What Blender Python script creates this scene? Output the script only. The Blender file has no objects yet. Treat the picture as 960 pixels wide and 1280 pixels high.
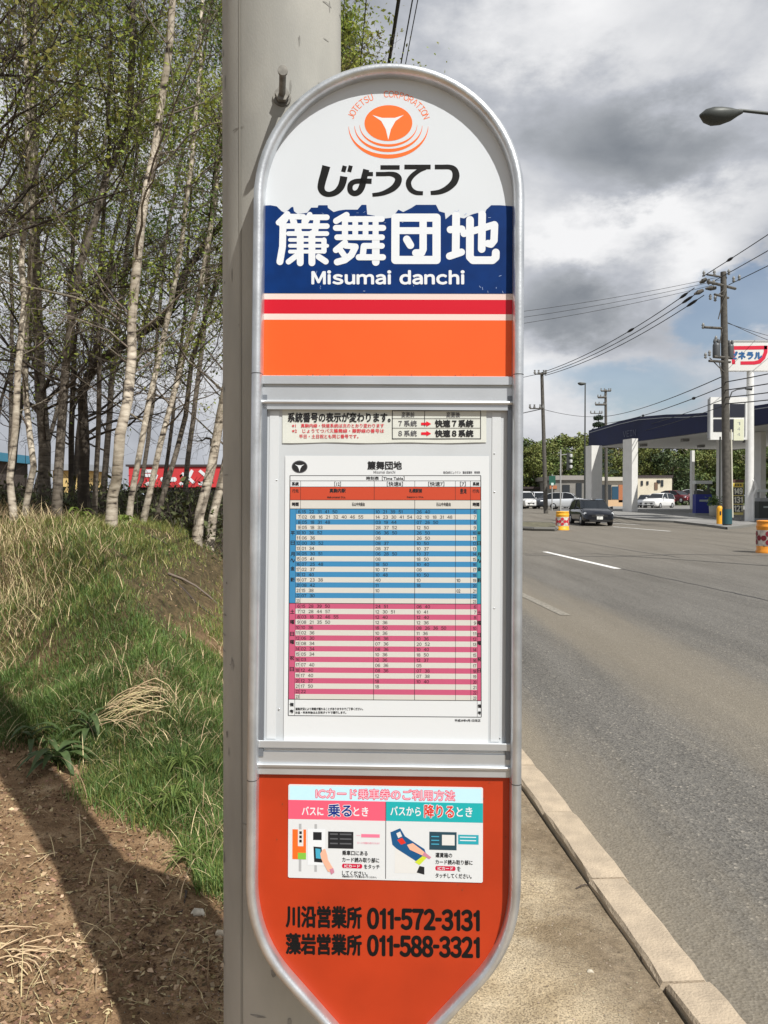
import bpy, math, random
import numpy as np
from mathutils import Vector, Matrix
R = math.radians
rnd = random.Random(7)
rng = np.random.default_rng(11)
scene = bpy.context.scene
COL = scene.collection

# ------------------------------------------------------------------ camera
F = 1000.0                      # focal length in pixels of a 960 x 1280 picture
CAMZ = 1.38
PITCH = math.atan(16 / F)       # looking very slightly down
cam_d = bpy.data.cameras.new('camera'); cam = bpy.data.objects.new('camera', cam_d); COL.objects.link(cam)
cam_d.sensor_fit = 'VERTICAL'; cam_d.sensor_height = 36; cam_d.lens = F / 1280 * 36
cam_d.clip_start = 0.05; cam_d.clip_end = 6000
cam.location = (0, 0, CAMZ); cam.rotation_euler = (R(90) - PITCH, 0, 0)
scene.camera = cam
cp, sp_ = math.cos(PITCH), math.sin(PITCH)

def ray(px, py):
    a = (px - 480) / F; b = (640 - py) / F
    return Vector((a, cp + b * sp_, -sp_ + b * cp))
def onz(px, py, z=0.0):
    r = ray(px, py); t = (z - CAMZ) / r.z
    return Vector((r.x * t, r.y * t, z))
def ony(px, py, y):
    r = ray(px, py); t = y / r.y
    return Vector((r.x * t, y, CAMZ + r.z * t))

# ------------------------------------------------------------------ light
SUN_EL = R(51); SUN_DIR = Vector((0.575, -0.818, 0)).normalized()     # towards the sun, on the ground
sunv = Vector((SUN_DIR.x * math.cos(SUN_EL), SUN_DIR.y * math.cos(SUN_EL), math.sin(SUN_EL)))
sd = bpy.data.lights.new('sun', 'SUN'); sd.energy = 5.0; sd.angle = R(0.5); sd.color = (1.0, 0.97, 0.915)
so = bpy.data.objects.new('sun', sd); COL.objects.link(so); so.location = (0, 0, 30)
so.rotation_euler = (-sunv).to_track_quat('-Z', 'Y').to_euler()

world = bpy.data.worlds.new('World'); scene.world = world; world.use_nodes = True
wn = world.node_tree; wn.nodes.clear(); L_ = wn.links.new
def N(t, tree=None, **k):
    n = (tree or wn).nodes.new(t)
    for a, b in k.items(): setattr(n, a, b)
    return n
out = N('ShaderNodeOutputWorld'); bg = N('ShaderNodeBackground'); bg.inputs[1].default_value = 0.1
sky = N('ShaderNodeTexSky', sky_type='NISHITA', sun_disc=False, sun_elevation=SUN_EL, sun_rotation=math.atan2(SUN_DIR.x, SUN_DIR.y))
sky.air_density = 1.0; sky.dust_density = 1.2
tc = N('ShaderNodeTexCoord')
def math_(op, a, b=None, tree=None, clamp=False):
    n = N('ShaderNodeMath', tree, operation=op); n.use_clamp = clamp
    for i, v in enumerate((a, b)):
        if v is None: continue
        if isinstance(v, (int, float)): n.inputs[i].default_value = v
        else: (tree or wn).links.new(v, n.inputs[i])
    return n.outputs[0]
mp = N('ShaderNodeMapping'); mp.inputs['Scale'].default_value = (1, 1, 1.9); mp.inputs['Location'].default_value = (3.1, 0.7, 1.3)
L_(tc.outputs['Generated'], mp.inputs[0])
n1 = N('ShaderNodeTexNoise'); n1.inputs['Scale'].default_value = 3.3; n1.inputs['Detail'].default_value = 9; n1.inputs['Roughness'].default_value = 0.49; n1.inputs['Distortion'].default_value = 0.35
n2 = N('ShaderNodeTexNoise'); n2.inputs['Scale'].default_value = 11; n2.inputs['Detail'].default_value = 6; n2.inputs['Roughness'].default_value = 0.6
n3 = N('ShaderNodeTexNoise'); n3.inputs['Scale'].default_value = 2.1; n3.inputs['Detail'].default_value = 7
L_(mp.outputs[0], n1.inputs[0]); L_(mp.outputs[0], n2.inputs[0])
mp3 = N('ShaderNodeMapping'); mp3.inputs['Location'].default_value = (7.7, 2.2, 5.5); mp3.inputs['Scale'].default_value = (1, 1, 2.2); L_(tc.outputs['Generated'], mp3.inputs[0]); L_(mp3.outputs[0], n3.inputs[0])
# direction warped by noise, so that the big cloud masses have ragged edges
warp = N('ShaderNodeVectorMath', operation='SUBTRACT'); L_(n2.outputs['Color'], warp.inputs[0]); warp.inputs[1].default_value = (.5, .5, .5)
wsc = N('ShaderNodeVectorMath', operation='SCALE'); L_(warp.outputs[0], wsc.inputs[0]); wsc.inputs['Scale'].default_value = 0.13
wad = N('ShaderNodeVectorMath', operation='ADD'); L_(tc.outputs['Generated'], wad.inputs[0]); L_(wsc.outputs[0], wad.inputs[1])
def blob(px, py, rx, amp, acc, ry=None):
    """one cloud mass round the direction of (px, py), rx and ry its half sizes in radians"""
    d = ray(px, py).normalized(); ry = ry or rx
    s = N('ShaderNodeVectorMath', operation='SUBTRACT'); L_(wad.outputs[0], s.inputs[0]); s.inputs[1].default_value = d
    m = N('ShaderNodeVectorMath', operation='MULTIPLY'); L_(s.outputs[0], m.inputs[0]); m.inputs[1].default_value = (1 / rx, 1 / rx, 1 / ry)
    l = N('ShaderNodeVectorMath', operation='LENGTH'); L_(m.outputs[0], l.inputs[0])
    mr = N('ShaderNodeMapRange', interpolation_type='SMOOTHSTEP'); L_(l.outputs['Value'], mr.inputs[0])
    mr.inputs[1].default_value = 1.0; mr.inputs[2].default_value = 0.15; mr.inputs[3].default_value = 0; mr.inputs[4].default_value = amp
    return math_('ADD', mr.outputs[0], acc)
v = math_('ADD', math_('MULTIPLY', n1.outputs['Fac'], 1.15), math_('MULTIPLY', n2.outputs['Fac'], 0.32))
v = math_('SUBTRACT', v, 0.12)
for b in [(830, 190, .16, -.19, .075), (690, 130, .16, -.07, .06), (700, 395, .11, -.26, .055), (680, 340, .09, -.12, .04), (690, 20, .17, .30, .09), (760, 292, .12, .24, .045),
          (890, 270, .12, .20, .05), (870, 340, .07, .24, .06), (900, 70, .13, .12, .07), (560, 200, .15, -.06, .12), (800, 250, .05, -.06, .03), (640, 440, .2, .10, .05), (720, 500, .2, .12, .07), (100, 300, .35, .14, .3)]:
    v = blob(b[0], b[1], b[2], b[3], v, b[4])
ramp = N('ShaderNodeValToRGB'); L_(v, ramp.inputs[0])
cr = ramp.color_ramp; cr.elements[0].position = 0.26; cr.elements[0].color = (.215, .235, .265, 1); cr.elements[1].position = 0.93; cr.elements[1].color = (.88, .88, .89, 1)
e = cr.elements.new(0.44); e.color = (.345, .365, .395, 1)
e = cr.elements.new(0.60); e.color = (.485, .505, .55, 1)
e = cr.elements.new(0.75); e.color = (.68, .69, .715, 1)
csc = N('ShaderNodeVectorMath', operation='SCALE'); L_(ramp.outputs[0], csc.inputs[0]); csc.inputs['Scale'].default_value = 10.0
cv = n3.outputs['Fac']
for b in [(935, 380, .12, -.42, .085), (800, 480, .20, -.16, .05), (600, 120, .5, .14, .3), (700, 300, .16, .10, .12)]:
    cv = blob(b[0], b[1], b[2], b[3], cv, b[4])
cover = N('ShaderNodeMapRange', interpolation_type='SMOOTHSTEP'); L_(cv, cover.inputs[0]); cover.inputs[1].default_value = 0.26; cover.inputs[2].default_value = 0.47
cover.inputs[3].default_value = 0.22
mx = N('ShaderNodeMix', data_type='RGBA'); L_(cover.outputs[0], mx.inputs[0])
sks = N('ShaderNodeVectorMath', operation='SCALE'); L_(sky.outputs[0], sks.inputs[0]); sks.inputs['Scale'].default_value = 1.0
L_(sks.outputs[0], mx.inputs[6]); L_(csc.outputs[0], mx.inputs[7])
L_(mx.outputs[2], bg.inputs[0]); L_(bg.outputs[0], out.inputs[0])
vs = scene.view_settings; vs.view_transform = 'Standard'; vs.look = 'None'; vs.exposure = 0.06; vs.gamma = 1.0; vs.use_curve_mapping = False
scene.render.film_transparent = False
try:
    scene.cycles.max_bounces = 6; scene.cycles.diffuse_bounces = 3; scene.cycles.transparent_max_bounces = 8
except Exception: pass

# ------------------------------------------------------------------ helpers
def srgb(r, g, b):
    def f(c):
        c /= 255.0
        return c / 12.92 if c <= 0.04045 else ((c + 0.055) / 1.055) ** 2.4
    return (f(r), f(g), f(b), 1)
MATS = {}
def mat(name, col, rough=0.6, metal=0.0, var=0.0, vscale=8.0, bump=0.0, bscale=60.0, island=0.0, spec=0.4, col2=None, alpha=None, coat=0.0, detail=4, transl=0.0, stretch=None):
    if name in MATS: return MATS[name]
    m = bpy.data.materials.new(name); m.use_nodes = True; t = m.node_tree; lk = t.links.new
    p = t.nodes['Principled BSDF']
    if len(col) == 3: col = (*col, 1)
    p.inputs['Base Color'].default_value = col; p.inputs['Roughness'].default_value = rough; p.inputs['Metallic'].default_value = metal
    p.inputs['Specular IOR Level'].default_value = spec; p.inputs['Coat Weight'].default_value = coat
    c = None
    co = N('ShaderNodeTexCoord', t)
    src = co.outputs['Object']
    if stretch:
        mm = N('ShaderNodeMapping', t); mm.inputs['Scale'].default_value = stretch; lk(src, mm.inputs[0]); src = mm.outputs[0]
    if var or col2:
        nz = N('ShaderNodeTexNoise', t); nz.inputs['Scale'].default_value = vscale; nz.inputs['Detail'].default_value = detail; lk(src, nz.inputs[0])
        mr = N('ShaderNodeMapRange', t); lk(nz.outputs['Fac'], mr.inputs[0]); mr.inputs[1].default_value = 0.35; mr.inputs[2].default_value = 0.65
        mxx = N('ShaderNodeMix', t, data_type='RGBA'); lk(mr.outputs[0], mxx.inputs[0])
        if col2:
            mxx.inputs[6].default_value = col; mxx.inputs[7].default_value = (*col2[:3], 1)
        else:
            mxx.inputs[6].default_value = tuple(min(1, x * (1 + var)) for x in col[:3]) + (1,); mxx.inputs[7].default_value = tuple(x * (1 - var) for x in col[:3]) + (1,)
        c = mxx.outputs[2]
    if island:
        g = N('ShaderNodeNewGeometry', t)
        hs = N('ShaderNodeHueSaturation', t)
        if c: lk(c, hs.inputs['Color'])
        else: hs.inputs['Color'].default_value = col
        mr = N('ShaderNodeMapRange', t); lk(g.outputs['Random Per Island'], mr.inputs[0]); mr.inputs[3].default_value = 1 - island; mr.inputs[4].default_value = 1 + island; lk(mr.outputs[0], hs.inputs['Value'])
        m2 = math_('FRACT', math_('MULTIPLY', g.outputs['Random Per Island'], 17.31, t), None, t)
        mr2 = N('ShaderNodeMapRange', t); lk(m2, mr2.inputs[0]); mr2.inputs[3].default_value = 0.5 - island * .06; mr2.inputs[4].default_value = 0.5 + island * .06; lk(mr2.outputs[0], hs.inputs['Hue'])
        c = hs.outputs[0]
    if c: lk(c, p.inputs['Base Color'])
    if bump:
        nb = N('ShaderNodeTexNoise', t); nb.inputs['Scale'].default_value = bscale; nb.inputs['Detail'].default_value = 5; lk(src, nb.inputs[0])
        bm_ = N('ShaderNodeBump', t); bm_.inputs['Strength'].default_value = bump; bm_.inputs['Distance'].default_value = 0.01; lk(nb.outputs['Fac'], bm_.inputs['Height']); lk(bm_.outputs[0], p.inputs['Normal'])
    if alpha is not None: p.inputs['Alpha'].default_value = alpha
    if transl:
        tr = N('ShaderNodeBsdfTranslucent', t); ms = N('ShaderNodeMixShader', t); ms.inputs[0].default_value = transl
        if c: lk(c, tr.inputs[0])
        else: tr.inputs[0].default_value = col
        lk(p.outputs[0], ms.inputs[1]); lk(tr.outputs[0], ms.inputs[2]); lk(ms.outputs[0], t.nodes['Material Output'].inputs[0])
    MATS[name] = m
    return m

class G:
    """collects geometry and links it as ONE mesh object"""
    def __init__(s): s.v = []; s.f = []; s.m = []; s.mats = []; s.sm = []; s.cur = 0; s.T = None
    def use(s, m):
        if m not in s.mats: s.mats.append(m)
        s.cur = s.mats.index(m); return s
    def add(s, vs, fs, smooth=False):
        n = len(s.v)
        if s.T is not None: vs = [s.T @ Vector(v) for v in vs]
        s.v.extend([tuple(v) for v in vs])
        for f in fs: s.f.append(tuple(i + n for i in f)); s.m.append(s.cur); s.sm.append(smooth)
        return s
    def box(s, c, d, rz=0, bev=0):
        x, y, z = d[0] / 2, d[1] / 2, d[2] / 2; cz, sz = math.cos(rz), math.sin(rz)
        vs = []
        for Z in (-z, z):
            for X, Y in ((-x, -y), (x, -y), (x, y), (-x, y)):
                vs.append((c[0] + X * cz - Y * sz, c[1] + X * sz + Y * cz, c[2] + Z))
        return s.add(vs, [(3, 2, 1, 0), (4, 5, 6, 7), (0, 1, 5, 4), (1, 2, 6, 5), (2, 3, 7, 6), (3, 0, 4, 7)])
    def tube(s, pts, r, n=8, cap=True, smooth=True):
        pts = [Vector(p) for p in pts]; k = len(pts)
        if not hasattr(r, '__len__'): r = [r] * k
        vs = []; up = None
        for i, p in enumerate(pts):
            t = (pts[min(i + 1, k - 1)] - pts[max(i - 1, 0)]).normalized()
            if up is None:
                up = Vector((0, 0, 1)) if abs(t.z) < 0.9 else Vector((1, 0, 0))
            a = t.cross(up)
            if a.length < 1e-4: a = t.cross(Vector((0, 1, 0)))
            a.normalize(); b = t.cross(a).normalized(); up = -b if b.dot(up) < 0 else b
            b = up
            for j in range(n):
                w = 2 * math.pi * j / n
                vs.append(p + (a * math.cos(w) + b * math.sin(w)) * r[i])
        fs = [(i * n + j, i * n + (j + 1) % n, (i + 1) * n + (j + 1) % n, (i + 1) * n + j) for i in range(k - 1) for j in range(n)]
        s.add(vs, fs, smooth)
        if cap: s.add(vs[:n], [tuple(range(n))][::-1]); s.add(vs[-n:], [tuple(range(n))])
        return s
    def lathe(s, prof, c=(0, 0, 0), n=20, smooth=True, cap=True):
        vs = [(c[0] + r * math.cos(2 * math.pi * j / n), c[1] + r * math.sin(2 * math.pi * j / n), c[2] + z) for r, z in prof for j in range(n)]
        fs = [(i * n + j, i * n + (j + 1) % n, (i + 1) * n + (j + 1) % n, (i + 1) * n + j) for i in range(len(prof) - 1) for j in range(n)]
        s.add(vs, fs, smooth)
        if cap: s.add(vs[-n:], [tuple(range(n))]); s.add(vs[:n], [tuple(range(n))[::-1]])
        return s
    def prism(s, poly, y0, y1):
        """polygon in x,z pulled from y0 to y1"""
        n = len(poly)
        vs = [(p[0], y0, p[1]) for p in poly] + [(p[0], y1, p[1]) for p in poly]
        return s.add(vs, [tuple(range(n)), tuple(range(2 * n - 1, n - 1, -1))] + [((i + 1) % n, i, i + n, (i + 1) % n + n) for i in range(n)])
    def build(s, name, m=None, parent=None, **tags):
        if m is not None and not s.mats: s.mats = [m]
        me = bpy.data.meshes.new(name); me.from_pydata(s.v, [], s.f)
        for x in s.mats: me.materials.append(x)
        me.polygons.foreach_set('material_index', s.m); me.polygons.foreach_set('use_smooth', s.sm); me.update()
        return link(name, me, parent, **tags)
def link(name, me, parent=None, **tags):
    o = bpy.data.objects.new(name, me); COL.objects.link(o)
    if parent: o.parent = parent
    for k, v in tags.items(): o[k] = v
    return o
def empty(name, loc, label=None, cat=None, group=None, rz=0):
    o = bpy.data.objects.new(name, None); COL.objects.link(o); o.location = loc; o.rotation_euler = (0, 0, rz); o.empty_display_size = .1
    if label: o['label'] = label
    if cat: o['category'] = cat
    if group: o['group'] = group
    return o
def copy_tree(o, parent=None):
    c = o.copy(); COL.objects.link(c)
    if parent: c.parent = parent
    for ch in list(o.children): copy_tree(ch, c)
    return c
def npmesh(name, V, Fc, m, parent=None, **tags):
    V = np.asarray(V, dtype=np.float32); Fc = np.asarray(Fc, dtype=np.int32)
    me = bpy.data.meshes.new(name); k = Fc.shape[1]
    me.vertices.add(len(V)); me.vertices.foreach_set('co', V.ravel())
    me.loops.add(Fc.size); me.loops.foreach_set('vertex_index', Fc.ravel())
    me.polygons.add(len(Fc)); me.polygons.foreach_set('loop_start', np.arange(len(Fc), dtype=np.int32) * k)
    try: me.polygons.foreach_set('loop_total', np.full(len(Fc), k, dtype=np.int32))
    except Exception: pass
    for x in (m if isinstance(m, (list, tuple)) else [m]): me.materials.append(x)
    me.update(calc_edges=True)
    return link(name, me, parent, **tags)
def prisms(A, B, r0, r1, sides=3):
    """many straight tapered sticks at once"""
    A = np.asarray(A, float); B = np.asarray(B, float); n = len(A); r0 = np.broadcast_to(r0, n); r1 = np.broadcast_to(r1, n)
    t = B - A; t /= np.linalg.norm(t, axis=1, keepdims=True) + 1e-9
    u = np.cross(t, np.where(np.abs(t[:, 2:3]) < .9, [[0, 0, 1.]], [[1., 0, 0]])); u /= np.linalg.norm(u, axis=1, keepdims=True) + 1e-9
    w = np.cross(t, u); V = np.zeros((n, 2, sides, 3))
    for j in range(sides):
        a = 2 * math.pi * j / sides; d = u * math.cos(a) + w * math.sin(a)
        V[:, 0, j] = A + d * r0[:, None]; V[:, 1, j] = B + d * r1[:, None]
    base = (np.arange(n) * 2 * sides)[:, None]
    Fs = np.concatenate([base + np.array([j, (j + 1) % sides, sides + (j + 1) % sides, sides + j]) for j in range(sides)])
    return V.reshape(-1, 3), Fs
def cards(P, size, aspect=1.0, flat=0.0, r=None):
    """small diamond leaves at points P"""
    r = r or rng; n = len(P); d = r.normal(size=(n, 3)); d[:, 2] *= (1 - flat); d /= np.linalg.norm(d, axis=1, keepdims=True)
    e = r.normal(size=(n, 3)); e = np.cross(d, e); e /= np.linalg.norm(e, axis=1, keepdims=True)
    s = (np.broadcast_to(size, n) * r.uniform(.6, 1.3, n))[:, None]
    nn = np.cross(d, e) * .15
    V = np.stack([P - d * s, P - e * s * .5 * aspect + nn * s, P + d * s, P + e * s * .5 * aspect + nn * s], 1).reshape(-1, 3)
    return V, np.arange(n * 4).reshape(-1, 4)
# smooth value noise for the terrain
_tab = np.random.default_rng(5).random((256, 256))
def vn(x, y):
    x = np.asarray(x, float); y = np.asarray(y, float)
    xi = np.floor(x).astype(int); yi = np.floor(y).astype(int); fx = x - xi; fy = y - yi
    fx = fx * fx * (3 - 2 * fx); fy = fy * fy * (3 - 2 * fy); g = lambda a, b: _tab[a % 256, b % 256]
    return (g(xi, yi) * (1 - fx) + g(xi + 1, yi) * fx) * (1 - fy) + (g(xi, yi + 1) * (1 - fx) + g(xi + 1, yi + 1) * fx) * fy - .5
def sstep(a, b, x):
    t = np.clip((np.asarray(x, float) - a) / (b - a), 0, 1); return t * t * (3 - 2 * t)

# ------------------------------------------------------------------ the ground
SL = 0.08                                     # the road runs to the upper left: lateral X' = x + SL*y
def lat(x, y): return x + SL * y
def far_rise(y): return .48 * sstep(44, 64, y)
ROADZ = -0.12
def bank_s(x, y):
    s1 = -lat(x, y) - 0.42 + .14 * vn(x * .9 + 3, y * .9)
    s2 = .656 * (x + .62) + .754 * (y - 3.16) + .22 * vn(x * 2.1, y * 2.1 + 9)
    return s1, s2
def hgt(x, y):
    """height of the earth to the left of the kerb"""
    x = np.asarray(x, float); y = np.asarray(y, float)
    s1, s2 = bank_s(x, y); s = np.minimum(s1, s2 * 1.05)
    h = 1.02 * sstep(-.35, 1.75, s) * (1 - .75 * sstep(19, 30, y))
    h = h + .05 * vn(x * 1.7, y * 1.7) * sstep(0, .6, s) + .025 * vn(x * 5, y * 5) * sstep(-.8, .3, s1) + .012 * vn(x * 14, y * 14) * sstep(-1.0, 0, s1)
    h = h + .012 * vn(x * 1.3 + 40, y * 1.3) + .11 * sstep(.05, -1.3, lat(x, y))
    scarp = np.exp(-((s1 - .62) / .3) ** 2) * sstep(4.9, 5.8, y)
    h = h + scarp * (.10 * vn(x * 6, y * 3.4 + 50) + .05 * vn(x * 17, y * 12))
    h = h - .012 * sstep(.80, .96, lat(x, y)) - .014 * np.exp(-((lat(x, y) - .55 - .1 * vn(y * 1.5, 3)) / .07) ** 2)
    return h + far_rise(y)
def hz(x, y): return float(hgt(x, y))
def grid(name, xs, ys, zf, m, skew=True, **tags):
    X, Y = np.meshgrid(xs, ys)
    XX = X - SL * Y if skew else X
    Z = zf(XX, Y); V = np.stack([XX, Y, Z], -1).reshape(-1, 3); nx = len(xs); ny = len(ys)
    i = (np.arange(ny - 1)[:, None] * nx + np.arange(nx - 1)[None, :]).ravel()
    o = npmesh(name, V, np.stack([i, i + 1, i + 1 + nx, i + nx], 1), m, **tags)
    o.data.polygons.foreach_set('use_smooth', [True] * len(o.data.polygons)); return o

def earth_mat():
    m = bpy.data.materials.new('earth'); m.use_nodes = True; t = m.node_tree; lk = t.links.new; p = t.nodes['Principled BSDF']
    co = N('ShaderNodeTexCoord', t); P = co.outputs['Object']
    def nz(s, d=5, r=.55):
        n = N('ShaderNodeTexNoise', t); n.inputs['Scale'].default_value = s; n.inputs['Detail'].default_value = d; n.inputs['Roughness'].default_value = r; lk(P, n.inputs[0]); return n.outputs['Fac']
    def ramp(f, els):
        r = N('ShaderNodeValToRGB', t); lk(f, r.inputs[0])
        r.color_ramp.elements[0].position, r.color_ramp.elements[0].color = els[0][0], (*els[0][1], 1); r.color_ramp.elements[1].position, r.color_ramp.elements[1].color = els[-1][0], (*els[-1][1], 1)
        for q in els[1:-1]: e = r.color_ramp.elements.new(q[0]); e.color = (*q[1], 1)
        return r.outputs[0]
    def mixc(f, a, b, bt='MIX'):
        x = N('ShaderNodeMix', t, data_type='RGBA'); x.blend_type = bt
        if isinstance(f, float): x.inputs[0].default_value = f
        else: lk(f, x.inputs[0])
        lk(a, x.inputs[6]); lk(b, x.inputs[7]); return x.outputs[2]
    sep = N('ShaderNodeSeparateXYZ', t); lk(P, sep.inputs[0])
    L = math_('ADD', sep.outputs[0], math_('MULTIPLY', sep.outputs[1], SL, t), t)
    L = math_('ADD', L, math_('MULTIPLY', math_('SUBTRACT', nz(2.3), .5, t), .5, t), t)
    soil = ramp(nz(9, 8, .7), [(.3, (.12, .070, .038)), (.5, (.26, .165, .093)), (.62, (.38, .26, .155)), (.78, (.50, .38, .25))])
    sand = ramp(nz(6, 8, .65), [(.3, (.33, .26, .17)), (.5, (.46, .375, .26)), (.7, (.58, .49, .355))])
    speck = ramp(nz(190, 2, .5), [(.36, (.45, .42, .4)), (.5, (1, 1, 1)), (.66, (1.25, 1.22, 1.15))])
    sand = mixc(.85, sand, speck, 'MULTIPLY'); soil = mixc(.6, soil, speck, 'MULTIPLY')
    stain = ramp(nz(1.7, 5, .6), [(.40, (1.10, 1.08, 1.04)), (.50, (1, 1, 1)), (.56, (.70, .66, .60)), (.68, (.52, .47, .41))])
    sand = mixc(.9, sand, stain, 'MULTIPLY')
    mr = N('ShaderNodeMapRange', t, interpolation_type='SMOOTHSTEP'); lk(L, mr.inputs[0]); mr.inputs[1].default_value = -.35; mr.inputs[2].default_value = .15
    c = mixc(mr.outputs[0], soil, sand)
    # the darker, leaf covered top of the bank
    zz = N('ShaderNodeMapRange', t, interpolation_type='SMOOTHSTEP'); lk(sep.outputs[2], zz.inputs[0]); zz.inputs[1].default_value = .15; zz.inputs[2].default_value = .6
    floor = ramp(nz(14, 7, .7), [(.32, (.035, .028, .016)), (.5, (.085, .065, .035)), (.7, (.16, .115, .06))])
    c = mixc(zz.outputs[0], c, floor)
    # grit gathered in the low strip along the kerb
    km = N('ShaderNodeMapRange', t, interpolation_type='SMOOTHSTEP'); lk(L, km.inputs[0]); km.inputs[1].default_value = .62; km.inputs[2].default_value = .9; km.inputs[4].default_value = .75
    grit = ramp(nz(30, 6, .7), [(.35, (.11, .085, .06)), (.65, (.27, .21, .145))])
    c = mixc(km.outputs[0], c, grit)
    lk(c, p.inputs['Base Color']); p.inputs['Roughness'].default_value = .95; p.inputs['Specular IOR Level'].default_value = .15
    b = N('ShaderNodeBump', t); b.inputs['Strength'].default_value = .9; b.inputs['Distance'].default_value = .012; lk(nz(55, 8, .7), b.inputs['Height']); lk(b.outputs[0], p.inputs['Normal'])
    return m
EARTH = earth_mat()

def asphalt_mat():
    m = bpy.data.materials.new('asphalt'); m.use_nodes = True; t = m.node_tree; lk = t.links.new; p = t.nodes['Principled BSDF']
    co = N('ShaderNodeTexCoord', t); P = co.outputs['Object']
    def nz(s, d=5, r=.55, src=None):
        n = N('ShaderNodeTexNoise', t); n.inputs['Scale'].default_value = s; n.inputs['Detail'].default_value = d; n.inputs['Roughness'].default_value = r; lk(src or P, n.inputs[0]); return n.outputs['Fac']
    def ramp(f, els):
        r = N('ShaderNodeValToRGB', t); lk(f, r.inputs[0])
        r.color_ramp.elements[0].position, r.color_ramp.elements[0].color = els[0][0], (*els[0][1], 1); r.color_ramp.elements[1].position, r.color_ramp.elements[1].color = els[-1][0], (*els[-1][1], 1)
        for q in els[1:-1]: e = r.color_ramp.elements.new(q[0]); e.color = (*q[1], 1)
        return r.outputs[0]
    def mixc(f, a, b, bt='MIX'):
        x = N('ShaderNodeMix', t, data_type='RGBA'); x.blend_type = bt
        if isinstance(f, float): x.inputs[0].default_value = f
        else: lk(f, x.inputs[0])
        lk(a, x.inputs[6]); lk(b, x.inputs[7]); return x.outputs[2]
    sep = N('ShaderNodeSeparateXYZ', t); lk(P, sep.inputs[0])
    st = N('ShaderNodeMapping', t); st.inputs['Rotation'].default_value = (0, 0, -math.atan(SL)); st.inputs['Scale'].default_value = (1.6, .16, 1); lk(P, st.inputs[0])
    Lr = math_('ADD', sep.outputs[0], math_('MULTIPLY', sep.outputs[1], SL, t), t)
    L = math_('ADD', Lr, math_('MULTIPLY', math_('SUBTRACT', nz(1.0, 5, .6, st.outputs[0]), .5, t), 1.5, t), t)
    base = ramp(nz(1.3, 6, .65, st.outputs[0]), [(.28, (.105, .099, .090)), (.72, (.168, .159, .145))])
    vor = N('ShaderNodeTexVoronoi', t); vor.inputs['Scale'].default_value = 85; lk(P, vor.inputs[0])
    agg = ramp(vor.outputs['Color'], [(.10, (.50, .49, .48)), (.5, (1, 1, 1)), (.84, (1.3, 1.28, 1.22)), (.95, (2.3, 2.2, 2.05))])
    c = mixc(.85, base, agg, 'MULTIPLY')
    c = mixc(.7, c, ramp(nz(260, 2, .5), [(.35, (.6, .6, .6)), (.6, (1.2, 1.2, 1.2))]), 'MULTIPLY')
    dust = ramp(nz(40, 6, .7), [(.3, (.20, .17, .125)), (.7, (.275, .235, .175))])
    def band(a, b_, hi):
        x = N('ShaderNodeMapRange', t, interpolation_type='SMOOTHSTEP'); lk(L, x.inputs[0]); x.inputs[1].default_value = a; x.inputs[2].default_value = b_; x.inputs[4].default_value = hi; return x.outputs[0]
    c = mixc(band(1.75, 1.1, .8), c, dust)
    mid = math_('MULTIPLY', band(2.2, 3.0, .55), band(4.3, 3.2, 1.0), t)
    c = mixc(mid, c, dust)
    fard = N('ShaderNodeMapRange', t, interpolation_type='SMOOTHSTEP'); lk(sep.outputs[1], fard.inputs[0]); fard.inputs[1].default_value = 9; fard.inputs[2].default_value = 30; fard.inputs[4].default_value = .35
    c = mixc(fard.outputs[0], c, dust)
    lk(c, p.inputs['Base Color']); p.inputs['Roughness'].default_value = .85; p.inputs['Specular IOR Level'].default_value = .3
    b = N('ShaderNodeBump', t); b.inputs['Strength'].default_value = .7; b.inputs['Distance'].default_value = .006; lk(vor.outputs['Distance'], b.inputs['Height']); lk(b.outputs[0], p.inputs['Normal'])
    return m
ASPH = asphalt_mat()
KIN, KOUT = 0.97, 1.115
grid('ground', np.array([-2600, -600, -150, -40, 40, 150, 600, 2600.]), np.array([-300, -60, -10, 8, 30, 44, 48, 52, 56, 60, 64, 90, 200, 600, 2600, 5000.]), lambda x, y: far_rise(y) - .30, mat('field_soil', (.13, .12, .07), .95, var=.4, vscale=.05), kind='structure')
ys = np.unique(np.concatenate([np.arange(-4, 1.6, .25), np.arange(1.6, 6.5, .03), np.arange(6.5, 16, .1), np.arange(16, 66, 1.0), np.arange(66, 260, 20)]))
xs = np.unique(np.concatenate([np.arange(-30, -6, 1.0), np.arange(-6, -3.2, .2), np.arange(-3.2, KIN + .03, .035)]))
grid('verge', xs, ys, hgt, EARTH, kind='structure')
grid('road', np.concatenate([np.array([KIN + .06]), np.arange(1.5, 31, 2.0)]), np.concatenate([np.arange(-12, 44, 4.0), np.arange(44, 66, 2.0), np.arange(70, 400, 30)]), lambda x, y: ROADZ + far_rise(y), ASPH, kind='structure')

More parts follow.
